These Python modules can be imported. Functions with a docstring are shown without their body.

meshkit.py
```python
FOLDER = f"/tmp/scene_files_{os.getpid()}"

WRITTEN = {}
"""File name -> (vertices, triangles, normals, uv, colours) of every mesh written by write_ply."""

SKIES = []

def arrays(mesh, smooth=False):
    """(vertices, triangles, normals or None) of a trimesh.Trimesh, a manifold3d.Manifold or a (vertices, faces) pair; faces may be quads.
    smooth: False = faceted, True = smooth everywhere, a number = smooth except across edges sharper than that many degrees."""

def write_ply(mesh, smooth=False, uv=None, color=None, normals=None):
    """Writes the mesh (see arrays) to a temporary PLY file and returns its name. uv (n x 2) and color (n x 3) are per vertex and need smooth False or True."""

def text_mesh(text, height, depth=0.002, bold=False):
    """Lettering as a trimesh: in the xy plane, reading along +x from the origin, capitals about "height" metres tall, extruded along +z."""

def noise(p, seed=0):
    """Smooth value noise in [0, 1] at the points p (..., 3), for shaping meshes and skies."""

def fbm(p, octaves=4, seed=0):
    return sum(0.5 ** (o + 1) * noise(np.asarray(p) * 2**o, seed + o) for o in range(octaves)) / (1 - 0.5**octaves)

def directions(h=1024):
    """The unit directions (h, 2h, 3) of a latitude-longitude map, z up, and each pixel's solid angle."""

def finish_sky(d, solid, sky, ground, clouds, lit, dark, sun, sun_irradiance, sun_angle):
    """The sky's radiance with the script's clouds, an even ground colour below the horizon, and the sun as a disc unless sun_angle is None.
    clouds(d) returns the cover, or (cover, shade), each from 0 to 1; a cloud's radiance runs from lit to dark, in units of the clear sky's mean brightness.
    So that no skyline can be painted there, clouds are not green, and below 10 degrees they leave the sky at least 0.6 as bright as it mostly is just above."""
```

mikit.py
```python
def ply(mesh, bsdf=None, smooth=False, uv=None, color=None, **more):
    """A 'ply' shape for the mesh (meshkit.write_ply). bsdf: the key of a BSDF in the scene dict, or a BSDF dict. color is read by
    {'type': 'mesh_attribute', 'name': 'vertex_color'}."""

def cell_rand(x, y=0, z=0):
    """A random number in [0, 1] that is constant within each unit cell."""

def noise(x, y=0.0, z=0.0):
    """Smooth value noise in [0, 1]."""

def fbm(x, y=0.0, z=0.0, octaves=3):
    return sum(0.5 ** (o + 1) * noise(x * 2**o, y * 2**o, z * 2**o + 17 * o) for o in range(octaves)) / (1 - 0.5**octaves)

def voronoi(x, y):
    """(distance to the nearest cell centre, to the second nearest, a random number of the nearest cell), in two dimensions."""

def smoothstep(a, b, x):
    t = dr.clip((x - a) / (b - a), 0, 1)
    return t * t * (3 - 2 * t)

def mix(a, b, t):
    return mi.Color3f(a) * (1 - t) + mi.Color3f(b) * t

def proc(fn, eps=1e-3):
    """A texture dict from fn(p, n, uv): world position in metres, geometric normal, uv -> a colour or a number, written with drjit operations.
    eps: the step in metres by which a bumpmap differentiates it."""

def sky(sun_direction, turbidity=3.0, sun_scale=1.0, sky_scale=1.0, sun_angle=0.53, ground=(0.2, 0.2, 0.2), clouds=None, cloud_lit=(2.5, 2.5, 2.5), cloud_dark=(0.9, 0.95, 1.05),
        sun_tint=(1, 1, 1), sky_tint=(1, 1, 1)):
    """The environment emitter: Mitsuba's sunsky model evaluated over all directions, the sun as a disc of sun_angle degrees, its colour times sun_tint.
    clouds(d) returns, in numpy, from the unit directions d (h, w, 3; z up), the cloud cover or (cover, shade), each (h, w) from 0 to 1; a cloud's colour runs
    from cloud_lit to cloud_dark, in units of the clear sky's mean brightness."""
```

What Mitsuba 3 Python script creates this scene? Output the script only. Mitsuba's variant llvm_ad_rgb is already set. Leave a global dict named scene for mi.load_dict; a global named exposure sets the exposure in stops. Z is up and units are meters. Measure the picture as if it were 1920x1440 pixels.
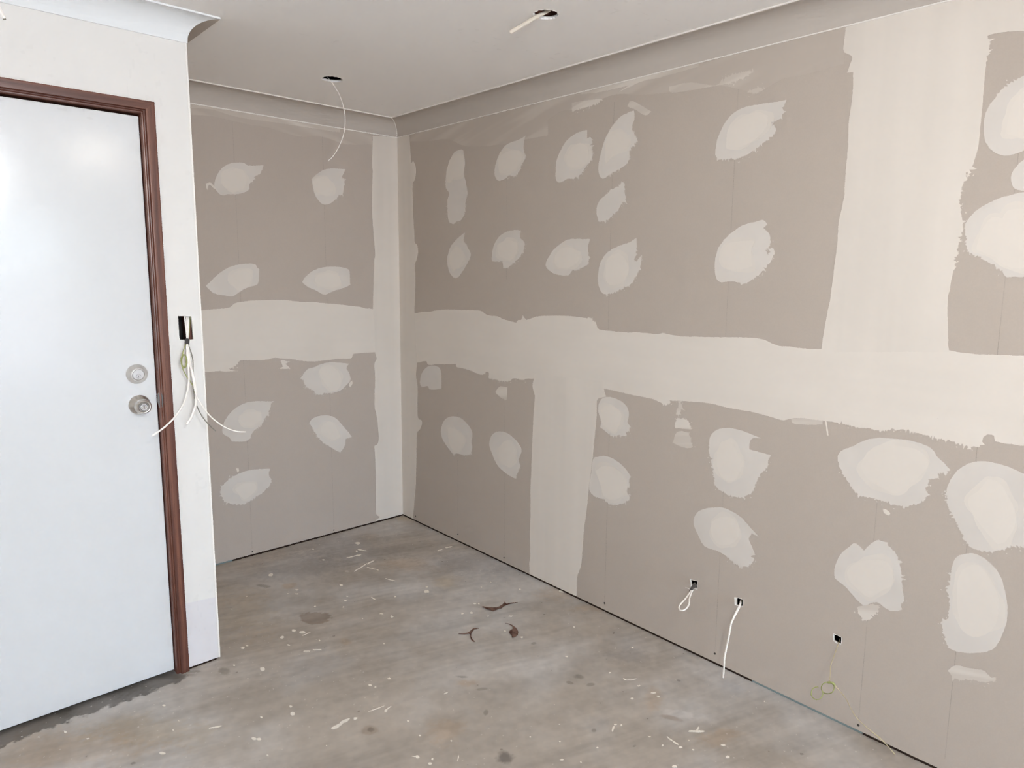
import math
import numpy as np, trimesh, mitsuba as mi, drjit as dr
from shapely.geometry import Polygon, Point, box as sbox
from shapely.ops import unary_union
import mikit
from mikit import noise, fbm, smoothstep, mix, cell_rand

T = mi.ScalarTransform4f
scene, labels = {}, {}

# ------------------------------------------------------------------ camera, daylight, lamps, exposure
CAM = np.array([-2.276, -3.6026, 1.5282])
FWD = np.array([0.680543, 0.71947, -0.138652])
UP = [0.086409, 0.109105, 0.990267]
F_PX = 1286.01
scene['camera'] = {'type': 'perspective', 'fov': 2 * math.degrees(math.atan(960 / F_PX)), 'fov_axis': 'x',
                   'principal_point_offset_x': -41.79/1920, 'principal_point_offset_y': 26.11/1440,
                   'near_clip': 0.02, 'far_clip': 60.0,
                   'to_world': T().look_at(origin=CAM.tolist(), target=(CAM + FWD).tolist(), up=UP)}
scene['sky'] = mikit.sky([0.2, 0.6, 0.8], turbidity=4.0, sun_scale=1.0, sky_scale=3.7, ground=(0.68, 0.67, 0.65), sky_tint=(0.93, 0.93, 0.92))
LAMP_A = (3.3, 3.0, 2.6)  # unseen lamp, placed for the highlight on the door
LAMP_B = (205.0, 210.0, 217.0)  # unseen lamp, placed to cast the cable shadows
FILL_LAMP_C = (52.0, 54.0, 56.0)  # added fill light, evens out the room
exposure = 3.05

# ------------------------------------------------------------------ room measures (metres; the far corner is the origin)
H = 2.4                      # ceiling
D = 0.911                    # face of the door wall: y = -D
XN = -1.429                  # free end of the door wall
XW, YR = -4.4, -8.5          # unseen walls behind the camera, set out for the light they give
CV = 0.086                   # cove
DOOR_L, DOOR_R, DOOR_T = -2.410, -1.5905, 2.0454
JAMB_R, HEAD_T = -1.5442, 2.0965

# ------------------------------------------------------------------ materials
def rgb(r, g, b): return {'type': 'rgb', 'value': [r, g, b]}
def two(b): return {'type': 'twosided', 'bsdf': b}
def plain(c, rough=0.6, spec=0.3, metal=0.0): return two({'type': 'principled', 'base_color': c if isinstance(c, dict) else rgb(*c), 'roughness': rough, 'specular': spec, 'metallic': metal})
def dif(c): return two({'type': 'diffuse', 'reflectance': c if isinstance(c, dict) else rgb(*c)})

PAPER = (0.448, 0.388, 0.337)
PAPER_W = (0.445, 0.385, 0.337)
MUD = (0.66, 0.603, 0.542)
LINES_R = [(-0.576, 0.05, 0.75), (-0.98, 0.02, 0.86), (-0.985, 1.5, 2.22), (-1.683, 0.03, 0.95), (-1.66, 1.27, 2.24), (-2.259, 0.05, 0.9), (-2.235, 1.25, 2.3), (-2.815, 0.05, 0.86), (-3.075, 0.05, 1.05), (-3.10, 1.25, 1.9)]
LINES_B = [(-0.472, 0.04, 2.26), (-0.947, 0.04, 2.26)]
def paper_fn(lines, axis):
    def fn(p, n, uv):
        u = p.y if axis == 'y' else p.x
        soft = fbm(u * 1.3, p.z * 1.3, 3.0, octaves=2) - 0.5
        grain = noise(u * 420, p.z * 420) - 0.5
        v = 1 + 0.07 * soft + 0.035 * grain
        line = mi.Float(0)
        for at, z0, z1 in lines:
            wob = 0.0012 * (noise(p.z * 3.1, at * 17.0) - 0.5)
            line = dr.maximum(line, dr.select((dr.abs(u - at + wob) < 0.0011) & (p.z > z0) & (p.z < z1), 0.16 * (0.45 + noise(p.z * 9, at * 31.0)), 0))
        return mi.Color3f(*(PAPER if axis == 'y' else PAPER_W)) * (v - line)
    return fn
scene['paper_right_mat'] = dif(mikit.proc(paper_fn(LINES_R, 'y')))
scene['paper_back_mat'] = dif(mikit.proc(paper_fn(LINES_B, 'x')))
scene['paper_mat'] = dif([PAPER[0], PAPER[1], PAPER[2]] and tuple(PAPER))

def mud_fn(sx, sz, low, amp, tint=(1, 1, 1)):
    def fn(p, n, uv):
        u = p.x + p.y
        a = fbm(u * sx, p.z * sz, 1.7, octaves=3)
        b = noise(u * 5.5, p.z * 5.5)
        return mi.Color3f(*[m * t for m, t in zip(MUD, tint)]) * (low + amp * (a - 0.5) + 0.04 * (b - 0.5))
    return fn
scene['mud_horizontal_mat'] = dif(mikit.proc(mud_fn(1.2, 14, 1.0, 0.10)))
scene['mud_vertical_mat'] = dif(mikit.proc(mud_fn(16, 0.9, 0.985, 0.13)))
scene['mud_patch_mat'] = dif(mikit.proc(mud_fn(9, 11, 0.955, 0.13, (0.975, 0.985, 1.005))))
scene['mud_core_mat'] = dif(tuple(1.005 * c for c in MUD))
scene['mud_mid_mat'] = dif(mikit.proc(mud_fn(12, 9, 0.982, 0.08, (0.995, 0.997, 1.0))))
def skim_fn(k0, k1):
    def fn(p, n, uv):
        u = p.x + p.y
        a = fbm(u * 2.4, p.z * 26 + u * 6, 5.1, octaves=3)
        t = k0 + k1 * smoothstep(0.35, 0.7, a)
        return mix(PAPER, MUD, t)
    return fn
scene['skim_mat'] = dif(mikit.proc(skim_fn(0.10, 0.22)))
scene['skim_bright_mat'] = dif(mikit.proc(skim_fn(0.36, 0.55)))
scene['smear_mat'] = dif(mikit.proc(skim_fn(0.45, 0.5)))

def cove_fn(p, n, uv):
    u = p.x + p.y
    a = fbm(u * 2.2, p.z * 20, 2.0, octaves=3)
    return mi.Color3f(*(0.505, 0.455, 0.408)) * (0.96 + 0.12 * (a - 0.5))
scene['cove_paper_mat'] = dif(mikit.proc(cove_fn))
scene['cove_white_mat'] = dif((0.74, 0.76, 0.77))
scene['filler_mat'] = dif((0.78, 0.745, 0.70))

def ceiling_fn(p, n, uv):
    a = fbm(p.x * 1.1, p.y * 1.1, 0.3, octaves=2) - 0.5
    speck = smoothstep(0.86, 0.93, noise(p.x * 46, p.y * 46)) * smoothstep(0.62, 0.8, noise(p.x * 4, p.y * 4, 3.0))
    return mi.Color3f(*(0.935, 0.92, 0.895)) * (1 + 0.03 * a - 0.05 * speck)
scene['ceiling_mat'] = dif(mikit.proc(ceiling_fn))

def wall_paint_fn(p, n, uv):
    a = fbm(p.x * 2.0, p.z * 2.0, 1.0, octaves=2) - 0.5
    edge = 0.268 - 0.10 * (p.x + 1.54) + 0.010 * noise(p.x * 9, 1.0)
    lower = smoothstep(-0.003, 0.003, edge - p.z)
    c = mix((0.70, 0.685, 0.66), (0.645, 0.625, 0.635), lower)
    scuff = smoothstep(0.80, 0.86, noise(p.x * 90, p.z * 55)) * smoothstep(0.63, 0.75, noise(p.x * 7, p.z * 7, 5.0))
    return c * (1 + 0.02 * a - 0.03 * scuff)
scene['wall_paint_mat'] = two({'type': 'principled', 'base_color': mikit.proc(wall_paint_fn), 'roughness': 0.5, 'specular': 0.25})
scene['plain_wall_mat'] = dif((0.86, 0.84, 0.80))

def door_bump(p, n, uv):
    return noise(p.x * 170, p.z * 120) * 0.7 + noise(p.x * 420, p.z * 300, 2.0) * 0.3
def door_fn(p, n, uv):
    d = smoothstep(0.83, 0.87, noise(p.x * 60, p.z * 60, 9.0)) * smoothstep(0.7, 0.8, noise(p.x * 3.4, p.z * 3.4, 2.0))
    return mi.Color3f(*(0.63, 0.638, 0.645)) * (1 - 0.07 * d)
scene['door_paint_mat'] = two({'type': 'bumpmap', 'arbitrary': mikit.proc(door_bump), 'scale': 0.00004,
                               'bsdf': {'type': 'principled', 'base_color': mikit.proc(door_fn), 'roughness': 0.16, 'specular': 0.5}})

def wood_fn(along):
    def fn(p, n, uv):
        l, c1, c2 = (p.z, p.x, p.y) if along == 'z' else (p.x, p.z, p.y)
        ring = 0.5 + 0.75 * (fbm(c1 * 90 + 0.8 * noise(l * 3, 4.0), l * 2.2, c2 * 90, octaves=3) - 0.5)
        pore = smoothstep(0.60, 0.75, noise(c1 * 700, l * 16, c2 * 700))
        c = mix((0.085, 0.030, 0.021), (0.18, 0.075, 0.049), smoothstep(0.25, 0.75, ring))
        return c * (1 - 0.30 * pore)
    return fn
for k, along in (('jamb_wood_mat', 'z'), ('head_wood_mat', 'x')):
    scene[k] = two({'type': 'principled', 'base_color': mikit.proc(wood_fn(along)), 'roughness': 0.33, 'specular': 0.45})
scene['pine_mat'] = dif((0.36, 0.22, 0.15))
scene['shaded_pine_mat'] = dif((0.03, 0.02, 0.015))  # plate timber with the shade of the floor gap put into its colour
scene['blue_pine_mat'] = dif((0.20, 0.25, 0.25))
scene['red_timber_mat'] = dif((0.20, 0.095, 0.075))
scene['dark_mat'] = dif((0.035, 0.03, 0.028))  # near-black for hollows, stands in for the shade inside them

scene['satin_metal_mat'] = two({'type': 'principled', 'base_color': rgb(0.62, 0.59, 0.55), 'roughness': 0.25, 'metallic': 0.95})
scene['bright_metal_mat'] = two({'type': 'principled', 'base_color': rgb(0.78, 0.77, 0.76), 'roughness': 0.2, 'metallic': 0.95})
scene['groove_mat'] = plain((0.12, 0.115, 0.11), 0.4, 0.5)  # dark grey; on the lock rings it stands in for shade
scene['screw_mat'] = plain((0.05, 0.045, 0.04), 0.5, 0.4)
scene['white_sheath_mat'] = plain((0.84, 0.80, 0.75), 0.45, 0.4)
scene['grey_sheath_mat'] = plain((0.20, 0.19, 0.16), 0.5, 0.3)
scene['earth_sheath_mat'] = plain((0.31, 0.33, 0.13), 0.45, 0.35)
scene['faded_earth_mat'] = plain((0.42, 0.35, 0.22), 0.5, 0.3)
scene['tan_sheath_mat'] = plain((0.56, 0.50, 0.42), 0.45, 0.35)
scene['tape_mat'] = plain((0.045, 0.042, 0.042), 0.35, 0.5)
scene['plaster_edge_mat'] = dif((0.80, 0.78, 0.74))
scene['splash_mat'] = dif((0.74, 0.69, 0.62))
def leaf_fn(p, n, uv):
    a = fbm(p.x * 60, p.y * 60, 0.0, octaves=2)
    return mix((0.085, 0.045, 0.035), (0.19, 0.12, 0.095), smoothstep(0.3, 0.7, a))
scene['leaf_mat'] = dif(mikit.proc(leaf_fn))

PATCHES_BACK = [["patch",[[-1044,1962],[-1034,1989],[-1015,2018],[-991,2041],[-960,2057],[-924,2064],[-897,2064],[-882,2055],[-845,2057],[-800,2065],[-809,2040],[-822,2017,1],[-845,2006,1],[-855,1981,1],[-877,1966,1],[-878,1939],[-907,1918],[-950,1906],[-991,1903],[-1004,1896],[-1022,1899],[-1035,1910],[-1046,1927],[-1049,1944]],[[-1005,1989],[-968,2017],[-938,2032],[-908,2029],[-894,2004],[-892,1971],[-906,1940],[-949,1924],[-984,1932],[-1004,1954]]],["chip",[[-1087,1946],[-1073,1952],[-1062,1952],[-1051,1941],[-1040,1921],[-1049,1924],[-1068,1942],[-1077,1936],[-1082,1915],[-1086,1923]],None],["patch",[[-542,2021],[-524,2039],[-502,2057],[-469,2078],[-429,2089],[-378,2093],[-340,2095],[-353,2070],[-363,2052,1],[-350,2037,1],[-345,2024,1],[-353,1997,1],[-360,1963,1],[-383,1948,1],[-405,1926,1],[-432,1904],[-461,1893],[-486,1896],[-507,1914],[-527,1942],[-536,1980],[-539,2005]],[[-528,2024],[-496,2035],[-460,2038],[-442,2024],[-421,1997],[-422,1964],[-449,1942],[-484,1946],[-512,1956],[-526,1981],[-533,2006]]],["patch",[[-1113,1451],[-1089,1473],[-1064,1498],[-1028,1525],[-991,1546],[-960,1555],[-917,1562],[-880,1563],[-861,1557],[-856,1543],[-845,1537],[-848,1505],[-854,1464],[-872,1452],[-910,1441],[-948,1421],[-980,1400],[-998,1397],[-1028,1403],[-1057,1407],[-1080,1416],[-1094,1428]],[[-997,1486],[-980,1510],[-949,1528],[-912,1533],[-885,1518],[-889,1486],[-900,1458],[-929,1439],[-966,1440],[-992,1458]]],["patch",[[-615,1471],[-599,1494],[-562,1524],[-526,1541],[-483,1552],[-424,1556],[-372,1552],[-342,1544],[-330,1530],[-329,1489],[-327,1454],[-360,1440],[-406,1427],[-451,1413],[-477,1401],[-502,1404],[-537,1424],[-572,1438],[-600,1454]],[[-539,1474],[-535,1501],[-498,1515],[-447,1519],[-403,1509],[-389,1482],[-390,1451],[-435,1439],[-479,1444],[-522,1454]]],["patch",[[-595,993],[-563,997],[-522,1011],[-470,1018],[-410,1012],[-348,1000],[-361,987],[-366,973],[-351,950],[-340,913],[-348,899,1],[-372,873,1],[-408,850,1],[-461,843,1],[-506,845,1],[-521,838,1],[-550,844,1],[-571,866,1],[-592,879,1],[-620,906,1],[-626,927,1],[-643,942,1],[-625,968,1]],[[-531,959],[-516,993],[-464,995],[-427,971],[-405,934],[-406,891],[-423,857],[-461,854],[-482,877],[-511,915]]],["chip",[[-353,871],[-348,889],[-330,900],[-329,880],[-345,863]],None],["patch",[[-1066,735],[-1056,762],[-1036,788],[-1008,814],[-976,832],[-937,844],[-886,844],[-841,838],[-811,833],[-795,835],[-812,822],[-817,796,1],[-827,784,1],[-824,760,1],[-844,753,1],[-860,725,1],[-879,708,1],[-913,683,1],[-937,647,1],[-953,639],[-985,639],[-1028,650],[-1033,665],[-1057,685],[-1071,703]],[[-978,774],[-940,792],[-902,787],[-870,779],[-871,746],[-898,724],[-930,715],[-962,726],[-979,748]]],["patch",[[-602,685],[-587,704],[-554,717],[-510,717],[-465,706],[-432,683],[-406,650],[-368,604],[-342,565],[-381,559],[-386,526],[-402,500],[-420,485],[-445,500],[-493,537,1],[-530,568,1],[-558,608,1],[-585,658,1]],[[-535,644],[-515,669],[-485,678],[-451,660],[-434,621],[-416,579],[-447,565],[-499,585],[-528,614]]],["patch",[[-988,472],[-962,477],[-911,476],[-835,466],[-832,459],[-839,450],[-839,422],[-828,406,1],[-835,377,1],[-860,355,1],[-891,334,1],[-931,316,1],[-957,305,1],[-980,298,1],[-1021,308,1],[-1058,321,1],[-1081,339,1],[-1092,365,1],[-1094,398,1],[-1087,419,1],[-1058,443,1],[-1020,462,1]],[[-1023,389],[-991,409],[-946,410],[-914,393],[-916,360],[-943,339],[-975,326],[-994,343]]],["chip",[[-1012,500],[-999,499],[-997,484],[-1006,478]],None],["chip",[[-752,1049],[-735,1051],[-722,1044],[-698,1043],[-726,1030],[-706,1010],[-700,1001],[-764,1007],[-740,1015]],None],["tape",[[-1199,1325],[-1136,1331],[-1072,1335],[-1019,1338],[-998,1344],[-982,1359],[-957,1366],[-901,1373],[-844,1375],[-772,1375],[-706,1373],[-638,1364],[-554,1360],[-482,1352],[-401,1344],[-317,1333],[-270,1327],[-223,1316],[-125,1311],[-130,1054],[-172,1055],[-245,1057],[-316,1056],[-325,1041],[-341,1031],[-425,1034],[-492,1031],[-565,1031],[-636,1040],[-691,1054],[-738,1061],[-785,1067],[-825,1061],[-864,1061],[-915,1064],[-952,1068],[-974,1063,1],[-984,1045,1],[-1009,1034,1],[-1016,1022,1],[-973,1013],[-1047,1016],[-1058,1020],[-1088,1022],[-1132,1021],[-1215,1026]],None],["corner",[[0,2314],[-163,2300],[-164,2280],[-171,2143],[-168,2110],[-178,1903],[-172,1764],[-163,1628],[-170,1589],[-180,1411],[-184,1321],[-184,1317],[-177,1198],[-176,1052],[-166,1015],[-182,986],[-180,883],[-187,735],[-176,674],[-166,589],[-163,528],[-172,495],[-195,487],[-187,372],[-191,489],[-190,367],[-189,213],[-192,66],[-167,32],[-180,24],[-198,16],[-198,11],[0,11]],None],["skim",[[-1159,2314],[-1159,2259],[-1138,2259],[-1048,2268],[-945,2261],[-861,2256],[-774,2257],[-679,2241],[-592,2235],[-474,2251],[-330,2232],[-169,2253],[-169,2314]],None],["skim2",[[-1158,2314],[-1158,2289],[-1047,2299],[-944,2285],[-860,2283],[-677,2287],[-508,2288],[-365,2289],[-365,2314]],None]]
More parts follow.
